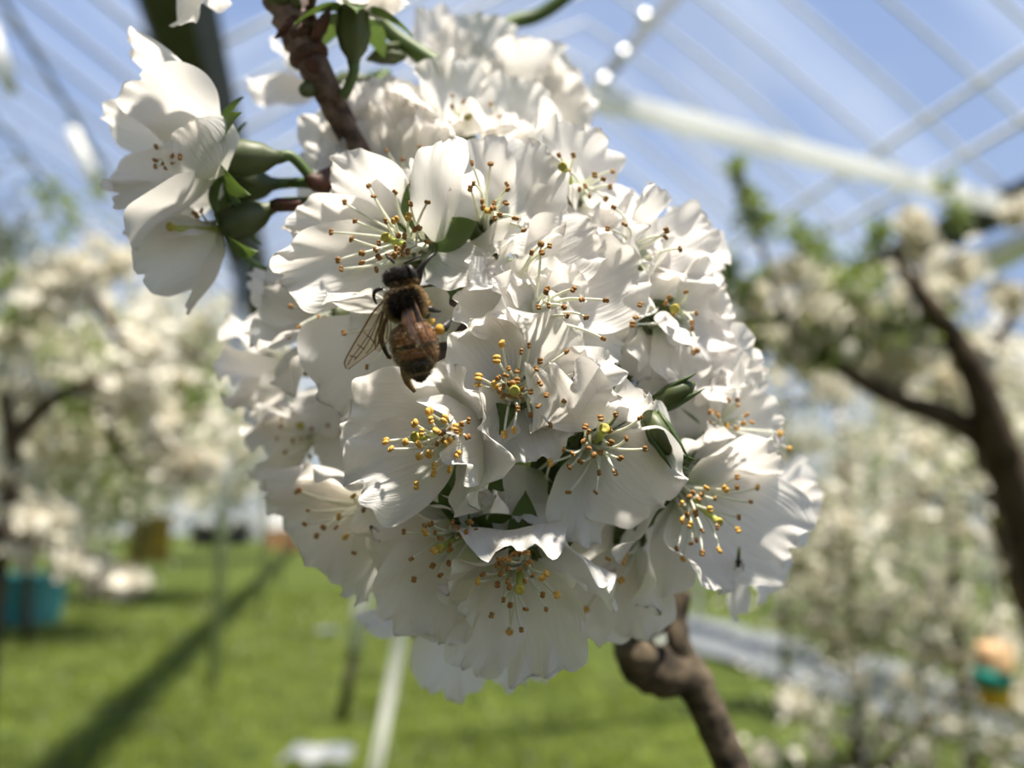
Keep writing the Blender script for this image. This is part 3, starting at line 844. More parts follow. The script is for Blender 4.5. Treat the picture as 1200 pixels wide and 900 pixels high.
        for (q, ln, x, y) in dirs:
            ln = max(ln, 0.006) if ln else 0.0065
            vs_, fs = [], []
            sq = n.cross(q)
            for i in range(9):
                t = i / 8
                w = 0.0019 * math.sin(math.pi * min(0.16 + 0.84 * t, 1)) ** 0.8 + 0.00008
                back = -0.0003 - (0.0035 * t * t if not ln or not sep_at else 0.0004 * t)
                for v in (-1, -.5, 0, .5, 1):
                    vs_.append(C + q * (0.0019 + ln * t) + sq * (w * v) + n * (back + 0.0004 * v * v))
            for i in range(8):
                for j in range(4):
                    a = i * 5 + j; fs.append([a, a + 1, a + 6, a + 5])
            so = mesh_obj('sepal', vs_, fs, M['sepal'], co, origin=tuple(C))
        b0 = C - n * (cl_ + 0.0005)
        b1 = attach if attach is not None else BALLC + (C - BALLC) * 0.12
        if (b1 - b0).length > 0.002:
            pts = [b0, b0 - n * min(0.004, (b1 - b0).length * .3), b0.lerp(b1, .6) - n * 0.001, b1]
            pd = mesh_obj('pedicel', *tube(pts, [0.00085, 0.00075, 0.00075, 0.0009], 8, smooth_in=4), M['pedicel'], root, origin=tuple(b0))
    return root

G = 'cherry blossoms in the big round cluster'
def F(*a, **k):
    k.setdefault('group', G); return flower(*a, **k)

# --- A: over the bee
F((492, 292), [(386, 196, 92), (338, 264, 74), (334, 322, 80, dict(z=5, ruf=1.3)), (562, 318, 64, dict(z=6, curl=.05, cup=.1, m=(0, .4, .9), ruf=.6)),
               (522, 170, 70, dict(z=11, b=(514, 288), bz=2, m=(.55, .1, .8), cup=.15, curl=.0, bow=.12, ruf=.5)), (472, 200, 66, dict(z=1))],
  'white cherry blossom just above the bee with long stamens fanned to the left',
  dots=[(432, 218), (438, 230), (463, 225), (482, 217), (481, 239), (501, 237), (404, 237), (416, 259), (388, 272), (412, 280), (452, 259), (424, 297), (444, 301), (440, 293),
        (424, 308), (396, 305), (400, 315), (441, 316), (390, 330), (444, 285), (467, 276), (474, 277), (486, 269), (491, 267), (501, 283), (474, 287), (464, 291), (465, 297), (455, 300), (462, 300), (478, 295), (472, 298), (470, 292)],
  ydots=[(463, 258), (479, 254)], pist=(453, 279), sepals=5, sep_at=[(440, 270)], L=15, Ls=12, ax=(-35, 25), ruf=1.1)
# --- U: the bee's own blossom
F((484, 365), [(388, 474, 124, dict(z=1, L=15, ruf=1.4)), (390, 346, 58, dict(z=8.5, cup=.1, curl=.0, bow=.05, ruf=.5)), (532, 372, 56, dict(z=4)), (420, 395, 70, dict(z=-1))],
  'white cherry blossom under the bee, its broad shaded petal spread below the left wing',
  dots=[(403, 390), (430, 430), (456, 418)], ydots=[(504, 356), (505, 377)], d=2, Ls=10, ax=(-50, 40))
# --- B
F((574, 262), [(572, 163, 56, dict(z=2)), (632, 172, 104, dict(z=1)), (660, 258, 84, dict(z=3)), (604, 262, 34, dict(z=8, b=(545, 292), roll=20, L=9, cup=.6)), (536, 216, 46, dict(z=4, roll=-30, ruf=1.6))],
  'sunlit white blossom right of the tall folded petal, anthers standing upright',
  dots=[(553, 191), (575, 192), (594, 216), (595, 222), (593, 238), (579, 238), (578, 244), (586, 252), (580, 256), (555, 215), (551, 221), (565, 236), (566, 243), (604, 256), (614, 270)],
  ydots=[(572, 247)], Ls=11, ax=(10, -45), d=3)
# --- F0
F((604, 322), [(690, 272, 84, dict(z=2)), (664, 330, 60, dict(z=0)), (585, 298, 46, dict(z=3, ruf=1.5)), (628, 322, 40, dict(z=4, ruf=1.6)), (560, 320, 50)],
  'half hidden white blossom right of the bee, two dark anthers showing',
  dots=[(634, 286), (635, 296), (623, 296), (644, 288)], d=2, ax=(30, -40))
# --- F
F((632, 366), [(606, 310, 62, dict(z=3, ruf=1.4)), (668, 318, 64, dict(z=2)), (748, 312, 96, dict(z=0)), (732, 395, 96, dict(z=-1)), (590, 338, 52, dict(z=7, L=10, cup=.2)), (543, 352, 66, dict(z=3, cup=.8, b=(595, 385)))],
  'white blossom right of centre with green throat and stamens reaching right',
  dots=[(640, 342), (642, 338), (672, 339), (682, 351), (687, 372), (710, 352), (661, 360), (643, 358), (631, 360), (665, 370), (707, 397), (634, 286)], sep_at=[(636, 352)], ax=(40, -35), d=1, Ls=11)
# --- G: the face-on one
F((604, 458), [(548, 386, 80, dict(z=5, curl=.0)), (658, 388, 118, dict(z=5)), (712, 452, 82, dict(z=6, ruf=1.3)), (634, 540, 84, dict(z=4, curl=-.16, ruf=1.2)), (572, 508, 66, dict(z=6, roll=-50, b=(592, 452), bz=2, cup=.5)), (664, 362, 62, dict(z=1, b=(630, 395)))],
  'open white blossom facing the viewer below right of the bee, green sepals in its throat',
  dots=[(620, 405), (611, 412), (664, 412), (633, 423), (629, 432), (659, 437), (676, 437), (633, 449), (622, 459), (640, 463), (631, 476), (607, 479), (622, 486), (645, 498), (661, 469), (584, 443), (596, 432), (606, 435), (601, 448), (606, 446), (593, 440), (612, 455), (585, 458), (590, 464), (609, 464), (600, 463), (590, 453), (597, 450)],
  ydots=[(588, 403), (582, 421), (560, 451), (561, 442), (602, 504), (591, 509), (580, 451)], pist=(603, 458), sepals=5, sep_at=[(588, 388), (643, 432), (642, 484), (560, 436)], L=13.5, Ls=9.5, ax=(4, -4), sk=.75)
# --- H
F((542, 508), [(410, 494, 118, dict(z=4)), (518, 436, 92, dict(z=4)), (424, 566, 96, dict(z=6, ruf=1.5)), (572, 578, 96, dict(z=6, ruf=1.3, curl=-.1)), (540, 514, 92, dict(z=9, b=(580, 505), L=10, roll=25, m=(.9, -.1, .55), cup=-.35, ruf=1.4, curl=.1))],
  'white blossom just below the bee with fat yellow anthers and one curled front petal',
  dots=[(549, 493), (525, 504), (520, 516), (548, 512), (517, 508), (535, 505), (541, 497), (512, 520)],
  ydots=[(452, 517), (458, 526), (475, 518), (491, 535), (491, 521), (503, 532), (527, 550), (509, 546), (508, 555), (488, 569), (486, 496), (503, 482), (505, 492), (521, 491), (511, 505), (523, 519), (534, 501), (538, 506), (522, 532), (537, 532), (494, 507), (527, 517)],
  pist=(488, 512), sepals=5, sep_at=[(505, 478), (480, 524)], Ls=11, ax=(-60, 10), L=14.5, d=-1)
# --- I
F((694, 516), [(662, 474, 84, dict(z=10, ruf=1.1, L=11, curl=.35, cup=-.1)), (760, 474, 92, dict(z=4)), (776, 585, 118, dict(z=2, L=15)), (683, 636, 78, dict(z=1, L=15, cup=-.1, curl=.1)), (722, 470, 70, dict(z=3))],
  'white blossom over the dark gap, stamens and long petals spilling down to the right',
  dots=[(704, 490), (721, 486), (750, 490), (734, 514), (716, 519), (756, 526), (727, 537), (721, 554), (704, 530), (690, 525), (696, 533), (702, 554), (680, 541), (667, 547), (666, 577), (698, 577), (671, 532), (684, 517), (661, 527), (690, 506), (686, 500), (714, 504)],
  ydots=[(645, 542)], pist=(708, 503), Ls=10.5, ax=(20, 60), sepals=5)
# --- V: hidden in the dark gap
F((642, 552), [(597, 590, 64, dict(z=1)), (612, 612, 74, dict(z=5, cup=.5, b=(636, 590))), (634, 618, 34, dict(z=-3)), (570, 597, 54, dict(z=3, b=(528, 590), bz=4, L=8))],
  'half hidden white blossom at the dark gap in the middle of the cluster', dots=[(645, 543), (660, 527)], d=5, ax=(-35, 45), sepals=4)
# --- J
F((796, 574), [(838, 508, 80, dict(z=6, ruf=.9)), (912, 534, 104, dict(z=3)), (930, 648, 118, dict(z=0, L=15)), (852, 686, 96, dict(z=5)), (778, 714, 92, dict(z=4, ruf=1.2)), (738, 672, 62, dict(z=6, roll=-35, ruf=1.2, cup=-.2))],
  'large white blossom at the lower right with long stamens, tiny black fly on a petal',
  dots=[(864, 571), (887, 572), (864, 559), (880, 588), (866, 606), (841, 618), (816, 604), (823, 622), (816, 633), (823, 648), (810, 637), (793, 643), (812, 577), (822, 580), (838, 584), (808, 582), (815, 600), (819, 585), (805, 603)],
  ydots=[(888, 571), (850, 573), (832, 597), (865, 621), (843, 645), (800, 655), (809, 615), (800, 610), (828, 572), (799, 590)], pist=(841, 611), sepals=5, sep_at=[(818, 543), (862, 588)], Ls=12, ax=(55, 35), L=15, sk=.85)
# --- K
F((834, 500), [(806, 452, 60, dict(z=4, b=(812, 528), bz=1, roll=12, m=(.2, .1, -1))), (892, 432, 92, dict(z=1)), (914, 496, 62, dict(z=1)), (848, 445, 44, dict(z=4)), (876, 528, 60, dict(z=0))],
  'white blossom above the large lower right one, its stamens pointing right',
  dots=[(854, 469), (865, 475), (864, 469), (875, 486), (881, 495), (871, 496), (832, 483), (837, 483), (842, 487), (832, 495), (863, 502), (861, 519)], ydots=[(914, 508), (925, 526), (852, 499)], ax=(70, -5), Ls=9, d=2, sepals=4)
# --- L
F((545, 622), [(450, 642, 96, dict(z=3, ruf=1.2)), (470, 592, 66, dict(z=5)), (466, 734, 92, dict(z=2, L=15)), (424, 646, 92, dict(z=-3, L=15, ruf=1.2)), (510, 746, 76, dict(z=3, L=15)), (556, 590, 50, dict(z=5, b=(520, 600)))],
  'white blossom left of the hooded one, bent white stamens bunched in its throat',
  dots=[(473, 623), (505, 614), (510, 624), (498, 616), (516, 631), (482, 655), (485, 679), (507, 663), (516, 674), (528, 639), (527, 644), (535, 618), (540, 627), (546, 624), (530, 612), (550, 630), (526, 660), (551, 612), (558, 622)],
  ydots=[(509, 645), (498, 624)], pist=(516, 642), Ls=11, ax=(-25, 62), sepals=5, sep_at=[(515, 592)], d=1)
# --- M
F((610, 650), [(600, 646, 104, dict(z=11, b=(608, 644), bz=1, m=(0, -1, .3), bow=.28, cup=.12, curl=0, ruf=.8)), (530, 690, 66, dict(z=7, curl=.1, ruf=1.2)), (716, 678, 88, dict(z=5, curl=-.1, ruf=1.2)),
               (640, 786, 108, dict(z=2, L=15, ruf=1.5, curl=-.05)), (558, 786, 78, dict(z=2, L=15)), (548, 716, 54, dict(z=5, ruf=1.3))],
  'lowest front white blossom with a hooded top petal over its bunched orange anthers',
  dots=[(606, 649), (600, 650), (612, 648), (596, 656), (590, 655), (584, 656), (582, 662), (588, 663), (595, 666), (605, 647), (618, 660), (622, 658), (610, 667), (615, 681), (624, 675), (636, 697), (640, 714), (616, 714), (598, 709), (590, 703), (583, 685), (595, 681), (597, 688), (587, 672), (566, 673), (619, 648), (576, 721), (611, 738), (599, 741)],
  ydots=[(560, 681), (636, 677), (641, 672), (653, 697), (597, 740)], pist=(609, 690), Ls=10.5, ax=(0, 70), d=-1, sepals=5)
# --- Z, behind M at the bottom
F((555, 700), [(522, 812, 84, dict(z=0, ruf=1.0)), (612, 806, 76, dict(z=-1, ruf=1.3)), (434, 748, 52, dict(z=0)), (470, 700, 60)],
  'shaded white blossom hanging lowest behind the hooded one', dots=[(484, 746), (508, 745)], d=9, ax=(0, 55), L=13)
# --- Q
F((738, 632), [(697, 754, 88, dict(z=-1, L=15, ruf=.8)), (752, 748, 74, dict(z=0, L=15)), (706, 612, 66, dict(z=0)), (790, 690, 60, dict(z=-2))],
  'shaded white blossom tucked low between the hooded one and the large right one',
  ydots=[(713, 655), (732, 650), (731, 658), (728, 680), (711, 701), (687, 714)], dots=[(748, 706), (757, 709)], d=6, ax=(0, 50), Ls=12)
# --- S, behind J
F((872, 622), [(964, 590, 84, dict(z=0)), (952, 552, 66, dict(z=0)), (870, 726, 46, dict(z=0, L=12)), (916, 688, 78, dict(z=0)), (905, 640, 60)],
  'white blossom behind the large lower right one, forming the right edge', d=9, ax=(50, 25))
# --- T, R1
F((768, 372), [(770, 438, 84, dict(z=1, ruf=1.2)), (812, 448, 62, dict(z=0)), (734, 428, 84, dict(z=0)), (760, 335, 66, dict(z=2)), (810, 392, 50)],
  'small white blossom above the green buds on the right, facing down', dots=[(745, 372), (741, 380), (750, 357)], d=3, ax=(50, 25))
F((786, 366), [(780, 296, 96, dict(z=6, b=(770, 370))), (845, 332, 78, dict(z=0)), (858, 384, 66, dict(z=-1)), (846, 412, 66, dict(z=-2)), (800, 410, 60, dict(z=2)), (730, 318, 90, dict(z=3))],
  'white blossom on the right with a yellow stigma showing at the middle of its edge',
  dots=[(804, 342), (784, 348), (780, 355), (816, 367), (811, 378), (811, 385), (807, 404), (817, 411), (813, 413), (789, 368), (793, 358)], pist=(791, 362), d=6, ax=(70, -10), Ls=9)
# --- K2
F((806, 432), [(890, 418, 76, dict(z=0)), (852, 396, 66, dict(z=0)), (866, 452, 60), (815, 452, 56, dict(z=5)), (760, 456, 70, dict(z=2))],
  'white blossom wedged behind the right stamened one, edge against the blurred branches', d=8, ax=(50, -10))
# --- R2
F((742, 300), [(744, 258, 78, dict(z=6, L=10)), (770, 222, 62, dict(z=2)), (830, 262, 66, dict(z=-1)), (842, 302, 66, dict(z=-2)), (802, 318, 66, dict(z=1)), (700, 250, 76, dict(z=3)), (712, 320, 60)],
  'white blossom on the upper right edge with a withered brown scrap beside it',
  dots=[(732, 263), (712, 268), (719, 243), (691, 317), (781, 270), (780, 278), (797, 292)], d=5, ax=(60, -50))
# --- R3 extra behind the right shoulder
F((775, 300), [(822, 258, 66), (846, 300, 70), (838, 338, 60), (790, 248, 60)],
  'pale white blossom at the far right shoulder, softly blurred against green leaves', d=14, ax=(75, -35, -.4))
# --- E
F((668, 226), [(690, 154, 96, dict(z=-1)), (652, 204, 80, dict(z=4, L=10)), (742, 232, 62, dict(z=0)), (694, 262, 80, dict(z=4)), (640, 180, 60, dict(z=-2))],
  'white blossom on the upper right shoulder with dotted anthers against the blue sky',
  dots=[(655, 182), (672, 182), (649, 191), (642, 198), (667, 202), (697, 205), (707, 210), (686, 218), (718, 201), (715, 219), (710, 233), (691, 230), (679, 222)], pist=(660, 196), d=6, ax=(45, -60), Ls=9)
# --- D, D2
F((540, 160), [(526, 66, 80, dict(z=0, L=14, ruf=1.3)), (472, 92, 62, dict(z=1)), (516, 136, 70, dict(z=7, L=9)), (588, 132, 70, dict(z=7, L=10)), (560, 190, 60, dict(z=5))],
  'white blossom at the top of the cluster with a tall upright petal',
  dots=[(530, 112), (530, 125), (543, 119), (500, 125), (550, 131)], pist=(548, 136), d=4, ax=(0, -75), Ls=9)
F((586, 172), [(612, 92, 74, dict(z=-1, ruf=1.2)), (648, 132, 70, dict(z=1, ruf=1.4)), (606, 134, 46, dict(z=6, L=8)), (660, 180, 60), (560, 140, 60, dict(z=2))],
  'white blossom on the upper right with a fringed round petal, left of the shadowed ones', dots=[(575, 122), (586, 137)], d=6, ax=(25, -75), Ls=9)
# --- C, X, X2
F((486, 226), [(458, 120, 98, dict(z=1, L=15)), (412, 158, 66, dict(z=3)), (500, 140, 64, dict(z=3)), (494, 148, 40, dict(z=6))],
  'white blossom behind the fan of stamens, broad upright petal lit from above', dots=[(453, 177), (472, 187), (490, 188), (430, 189), (451, 198), (492, 172)], d=-2, ax=(-10, -30))
F((432, 196), [(375, 124, 82, dict(z=0)), (362, 176, 66, dict(z=0)), (378, 176, 66, dict(z=4)), (358, 238, 66, dict(z=2)), (410, 130, 66, dict(z=2))],
  'white blossom on the upper left edge below the brown twig', d=1, ax=(-30, -25))
F((458, 165), [(416, 96, 56, dict(z=-1)), (442, 92, 50, dict(z=-2)), (448, 106, 52, dict(z=2)), (480, 100, 50, dict(z=0)), (486, 112, 44, dict(z=3))],
  'white blossom at the top edge just right of the brown twig', d=3, ax=(-10, -45))
# --- N, N2, O, P
F((388, 372), [(310, 346, 96, dict(z=2)), (300, 392, 60, dict(z=5, cup=.6)), (288, 334, 46, dict(z=-1)), (322, 446, 78, dict(z=3)), (340, 320, 60, dict(z=0))],
  'shaded white blossom on the left, left of the bee, with dark anthers',
  dots=[(349, 349), (341, 359), (350, 383), (338, 395), (357, 394), (371, 416), (374, 372), (377, 389)], d=3, ax=(-70, 0), Ls=9)
F((345, 425), [(270, 384, 76, dict(z=0)), (262, 430, 70, dict(z=0)), (266, 468, 60, dict(z=1)), (300, 490, 66, dict(z=3)), (300, 372, 60)],
  'white blossom at the leftmost edge catching warm sunlight', d=6, ax=(-80, 0, -.2))
F((372, 505), [(290, 520, 100, dict(z=1)), (304, 482, 66, dict(z=3)), (344, 486, 70, dict(z=5, b=(420, 480), bz=2, L=10)), (372, 530, 84, dict(z=5, b=(440, 520), L=10)), (276, 486, 56, dict(z=-3)), (330, 560, 66, dict(z=0)), (300, 550, 76, dict(z=-1))],
  'deeply shaded white blossom at the lower left edge, below the sunlit rim',
  dots=[(330, 491), (329, 499), (324, 514), (343, 517), (353, 513), (365, 503), (334, 530), (364, 535), (406, 493), (384, 499)], pist=(352, 499), d=5, ax=(-70, 20), Ls=8)
F((440, 590), [(356, 562, 122, dict(z=4, L=14)), (305, 574, 72, dict(z=-3)), (322, 618, 92, dict(z=-2, L=15)), (366, 662, 84, dict(z=0, L=15)), (408, 696, 84, dict(z=0, L=15)), (424, 578, 40, dict(z=4, L=6))],
  'shaded white blossom low on the left with scattered yellow and brown anthers',
  dots=[(348, 576), (351, 574), (361, 598), (357, 614), (426, 582), (426, 597), (379, 618), (371, 628), (394, 618), (415, 648), (438, 586)], ydots=[(414, 581), (397, 605), (405, 629)], d=5, ax=(-55, 45), Ls=11)

# ---------------- far side of the cluster
for k in range(22):
    ph_ = math.acos(1 - 2 * (k + .5) / 22); th_ = k * 2.39996
    dv = V((math.sin(ph_) * math.cos(th_), math.sin(ph_) * math.sin(th_), math.cos(ph_)))
    dv = RGT * dv.x + UPV * dv.y + FWD * dv.z
    if dv.dot(FWD) < -0.12: continue
    q_ = BALLC + dv * 0.024
    dep = (q_ - CAM).dot(FWD); cx_ = 600 + (q_ - CAM).dot(RGT) / dep * FPX; cy_ = 450 - (q_ - CAM).dot(UPV) / dep * FPX
    sd_, ud_ = frame_of(dv); ps = []
    for j in range(5):
        a_ = j * 1.2566 + k
        t_ = q_ + (sd_ * math.cos(a_) + ud_ * math.sin(a_)) * 0.0105 + dv * 0.0075
        dt = (t_ - CAM).dot(FWD)
        ps.append((600 + (t_ - CAM).dot(RGT) / dt * FPX, 450 - (t_ - CAM).dot(UPV) / dt * FPX, 0.012 / dep * FPX, dict(z=(dep - dt) * 1000)))
    lat_ = V((dv.dot(RGT), dv.dot(UPV)))
    flower((cx_, cy_), ps, 'white cherry blossom on the far side of the round cluster, seen only through its gaps', zc=dep,
           ax=(lat_.x * .01 / dep * FPX, -lat_.y * .01 / dep * FPX, -1 if dv.dot(FWD) > 0 else 1), group='cherry blossoms on the far side of the cluster', seed=k + 900)

# ---------------- left spur
GL = 'cherry blossoms on the left spur'
ZL = 0.104
SPUR = at(366, 214, ZL + 0.003)
flower((258, 186), [(152, 58, 104, dict(z=-5, L=17, curl=.02, cup=.15)), (164, 96, 92, dict(z=6, L=14, m=(-.3, -.3, .85), cup=-.1, curl=-.05)), (112, 146, 62, dict(z=-3)), (128, 212, 74, dict(z=0)), (146, 270, 86, dict(z=4)), (222, 152, 74, dict(z=5, b=(262, 212), bz=3, roll=20, m=(.3, 0, -1)))],
       'white blossom opening to the left on the left spur, petals cupped round its anthers', zc=ZL, ax=(-80, 8, .5), group=GL, attach=SPUR,
       dots=[(183, 172), (197, 181), (202, 182), (211, 184), (182, 188), (182, 195), (191, 191), (203, 191), (195, 197)], Ls=9, ruf=.4, sepals=5, cal_len=7)
flower((262, 268), [(168, 318, 72, dict(z=4)), (192, 268, 66, dict(z=2)), (122, 238, 66, dict(z=-2, b=(240, 250))), (219, 362, 48, dict(z=0, L=12)), (150, 292, 50, dict(z=-3))],
       'white blossom hanging below on the left spur, one petal drooping', zc=ZL + .004, ax=(-75, 35, .3), group=GL, attach=SPUR + V((0, 0, -.003)),
       dots=[(214, 265), (210, 271), (218, 262), (228, 250), (231, 254), (236, 247)], pist=(201, 266), Ls=7, ruf=.4, sepals=5, cal_len=6.5)
flower((268, 218), [(142, 232, 50, dict(z=-2)), (160, 250, 60, dict(z=-2))],
       'mostly hidden blossom between the two on the left spur, bright green stalk', zc=ZL + .008, ax=(-80, 5, .2), group=GL, attach=SPUR, ruf=.7, sepals=4)
# ---------------- above and behind
GT = 'cherry blossoms above and behind the cluster'
flower((222, -40), [(216, 18, 70, dict(z=2, L=8, ruf=.3, curl=.05, cup=.1)), (256, -2, 50, dict(z=0, L=8, ruf=.3)), (180, -14, 50, dict(ruf=.3))],
       'white petals of a blossom cut off by the top edge, left of the twig', zc=.105, ax=(-10, 60, .5), group=GT, calyx=True, attach=at(330, -50, .106))
flower((414, 14), [(392, -18, 50, dict(z=0)), (452, -14, 66, dict(z=3)), (420, -30, 60, dict(z=2)), (470, -4, 50, dict(z=0))],
       'white blossom cut by the top edge above a green calyx beside the twig', zc=.112, ax=(0, -95, .2), group=GT, sepals=5, attach=at(402, 112, .113), cal_len=6.5, nst=8, Ls=6)
flower((392, 104), [(298, 118, 52, dict(z=0)), (318, 60, 60, dict(z=-2)), (332, 30, 60, dict(z=-3))],
       'blurred white blossom behind the brown twig on its left', zc=.150, ax=(-60, 20, .3), group=GT, attach=at(420, 120, .14))
flower((545, 96), [(500, 8, 50, dict(z=0)), (530, 34, 60, dict(z=0)), (566, 16, 84, dict(z=0)), (470, 50, 40)],
       'blurred white blossom behind the top of the cluster, petals up to the top edge', zc=.150, ax=(0, -40, .7), group=GT, attach=at(560, 150, .14))
flower((610, 140), [(612, 54, 90, dict(z=2, curl=.3)), (660, 84, 100, dict(z=1, curl=.3)), (684, 132, 96, dict(z=0, curl=.3)), (572, 80, 66)],
       'large grey shadowed blossom behind the upper right shoulder', zc=.142, ax=(20, -20, -1), group=GT, attach=at(600, 190, .135), L=17)
flower((640, 130), [(686, 150, 84, dict(z=0, curl=.3)), (650, 60, 60, dict(z=-2))],
       'shadowed white blossom furthest right behind the top, edge against the sky', zc=.150, ax=(50, -10, -.8), group=GT, attach=at(610, 190, .14))

# ---------------- the branch
ZB = .112
def P_(x, y, z): return at(x, y, z)
s_ = ZB / FPX
pts = [P_(318, -40, ZB), P_(338, 4, ZB), P_(352, 42, ZB), P_(362, 66, ZB), P_(380, 100, ZB + .001), P_(400, 140, ZB + .004), P_(470, 260, .121), P_(560, 380, .127), P_(640, 500, .130), P_(700, 600, .136), P_(748, 690, .148), P_(770, 735, .15)]
rad = [27 * s_, 25 * s_, 23 * s_, 19 * s_, 17 * s_, 16 * s_, 17 * s_, 19 * s_, 20 * s_, 22 * s_, 24 * s_, 26 * s_]
pts, rad = resample(pts, rad, 5)
for i in range(len(rad)):
    if i < 20: rad[i] *= 1 + 0.10 * math.sin(i * 1.9) * (1 if i < 16 else .4)
zb = .152; sb_ = zb / FPX
low = [P_(748, 690, zb), P_(738, 744, zb), P_(752, 778, zb), P_(778, 786, zb), P_(806, 792, zb), P_(824, 822, zb), P_(842, 862, zb), P_(866, 915, zb), P_(890, 970, zb)]
lr = [20 * sb_, 20 * sb_, 27 * sb_, 30 * sb_, 26 * sb_, 20 * sb_, 20 * sb_, 21 * sb_, 22 * sb_]
fork = [P_(800, 690, zb + .003), P_(793, 722, zb + .002), P_(796, 756, zb), P_(808, 795, zb)]
fr = [12 * sb_, 13 * sb_, 15 * sb_, 18 * sb_]
br = thing('cherry_branch', pts[0], 'brown cherry branch entering at the top and leaving below the white cluster', 'branch')
mesh_obj('twig', *tube(pts, rad, 14, rough=.12), M['bark'], br)
acc = Acc(); acc.add(tube(low, lr, 14, smooth_in=5, rough=.14)); acc.add(tube(fork, fr, 12, smooth_in=4, rough=.14)); acc.add(ball(P_(748, 766, zb - .003), 24 * sb_, 12, 8))
acc.build('old_limb', M['bark_old'], br)
# the knot of short flowering spurs hidden inside the cluster
kn = Acc()
for k in range(26):
    ph_ = math.acos(1 - 2 * (k + .5) / 26); th_ = k * 2.39996
    dv = V((math.sin(ph_) * math.cos(th_), math.sin(ph_) * math.sin(th_), math.cos(ph_)))
    kn.add(tube([BALLC, BALLC + dv * .006, BALLC + dv * .0125, BALLC + dv * .0165], [.003, .0042, .0046, .0015], 9, smooth_in=2, rough=.2))
kn.build('flowering_spur', M['bark'], br)
# bud scars and scales
for (x, y, k) in ((362, 66, 1.0), (356, 46, 1.0), (349, 28, 1.0)):
    q = P_(x, y, ZB); n_ = (P_(x + 10, y + 24, ZB) - P_(x, y, ZB)).normalized()
    r_ = 21.5 * s_ * k
    mesh_obj('bud_scar', *lathe(q, n_, [(-.0009, r_ * .9), (-.0004, r_ * 1.1), (0, r_ * 1.13), (.0004, r_ * 1.08), (.0009, r_ * .9)], 16), M['scale'], br, origin=tuple(q))
mesh_obj('leaf_scar', *lathe(P_(366, 76, ZB - .0018), (P_(360, 80, ZB - .01) - P_(366, 76, ZB)), [(-.0008, .0012), (.0002, .0011), (.0007, .0008), (.0005, .0004)], 12), M['scale'], br)
mesh_obj('bud', *lathe(P_(362, 104, ZB), (P_(352, 108, ZB - .002) - P_(366, 102, ZB)), [(-.0015, .0010), (0, .0012), (.0012, .0009), (.0018, .0002)], 10), M['calyx'], br)
for (x, y, ddx, ddy, w, ln, mt) in ((345, 4, -12, -20, .0022, .005, 'calyx'), (330, 2, -14, -10, .0024, .005, 'calyx'), (366, 0, 2, -18, .0016, .005, 'scale'), (372, 40, 8, -14, .0012, .004, 'scale'), (340, 30, -8, 8, .001, .003, 'scale')):
    q = P_(x, y, ZB - .0022); a_ = (RGT * ddx - UPV * ddy - FWD * 2).normalized()
    mesh_obj('bud_scale', *lathe(q, a_, [(-.001, w * .6), (ln * .25, w), (ln * .6, w * .75), (ln, w * .1)], 10, flat=.4), M[mt], br, origin=tuple(q))
sp = Acc(); sp.add(tube([P_(420, 200, .116), P_(392, 210, .110), SPUR + V((.0006, 0, 0)), P_(360, 206, ZL + .002)], [.0024, .0019, .0013, .0006], 12, smooth_in=3, rough=.1))
sp.build('spur', M['scale'], br)
mesh_obj('bract', *lathe(P_(338, 240, ZL + .003), RGT, [(-.0024, .0006), (-.0015, .00095), (.0015, .0009), (.003, .0007)], 10), M['scale'], br)
# green stalks seen above the cluster
for (a_, lb_) in (([(432, 8), (460, 40), (490, 62), (520, 84)], 'green stalk arching right from the calyx at the top'),):
    z_ = .122
    t_ = thing('flower_stalk', P_(*a_[0], z_), lb_, 'stalk', GT)
    mesh_obj('stalk', *tube([P_(x, y, z_) for (x, y) in a_], [.0011, .0012, .0014, .0018], 8, smooth_in=4), M['pedicel'], t_)
    for (x0, y0, x1, y1) in ((476, 66, 430, 70), (470, 52, 448, 62)):
        mesh_obj('bud_scale', *lathe(P_(x0, y0, z_ - .001), P_(x1, y1, z_) - P_(x0, y0, z_), [(0, .0006), (.002, .0016), (.004, .0013), (.0058, .0003)], 8, flat=.5), M['calyx'], t_)
sk_ = tube([P_(x, y, z) for (x, y, z) in ((556, 92, .152), (568, 50, .160), (600, 26, .168), (630, 18, .17), (668, -8, .17), (760, -90, .172), (900, -190, .175))], [.0019, .0017, .0016, .0015, .0015, .0016, .0018], 8, smooth_in=4)
tag(mesh_obj('leaf_stalk', *sk_, M['pedicel']), 'curved green leaf stalk at the top edge right of the blossoms', 'stalk')

# young green bud leaves between the right-hand blossoms
def bud(px_, py_, z, dx, dy, w, ln, label):
    q = P_(px_, py_, z); a_ = (RGT * dx - UPV * dy - FWD * 3).normalized()
    rt = thing('green_bud', q, label, 'bud', 'green buds among the right blossoms')
    mesh_obj('bud_body', *lathe(q, a_, [(-ln * .5, w * .3), (-ln * .3, w * .8), (0, w), (ln * .3, w * .75), (ln * .5, w * .15)], 14, flat=.7), M['calyx'], rt, origin=tuple(q))
    for k in (-1, 1):
        mesh_obj('sepal', *lathe(q + a_ * (ln * .1) - FWD * (w * .3) + a_.cross(FWD) * (k * w * .5), a_, [(-ln * .5, w * .2), (-ln * .2, w * .5), (ln * .2, w * .35), (ln * .5, w * .05)], 8, flat=.35), M['sepal'], rt, origin=tuple(q))
zz_ = ball_depth(780, 490, .034)
bud(774, 509, zz_ - .003, 6, 10, .0024, .0065, 'light green bud between the two right stamened blossoms')
bud(788, 464, zz_ + .001, 10, -6, .0022, .0062, 'darker green bud above the light one, under a white petal')
bud(784, 534, zz_ - .002, 10, 4, .0014, .005, 'small dark green bud tip below the light one')

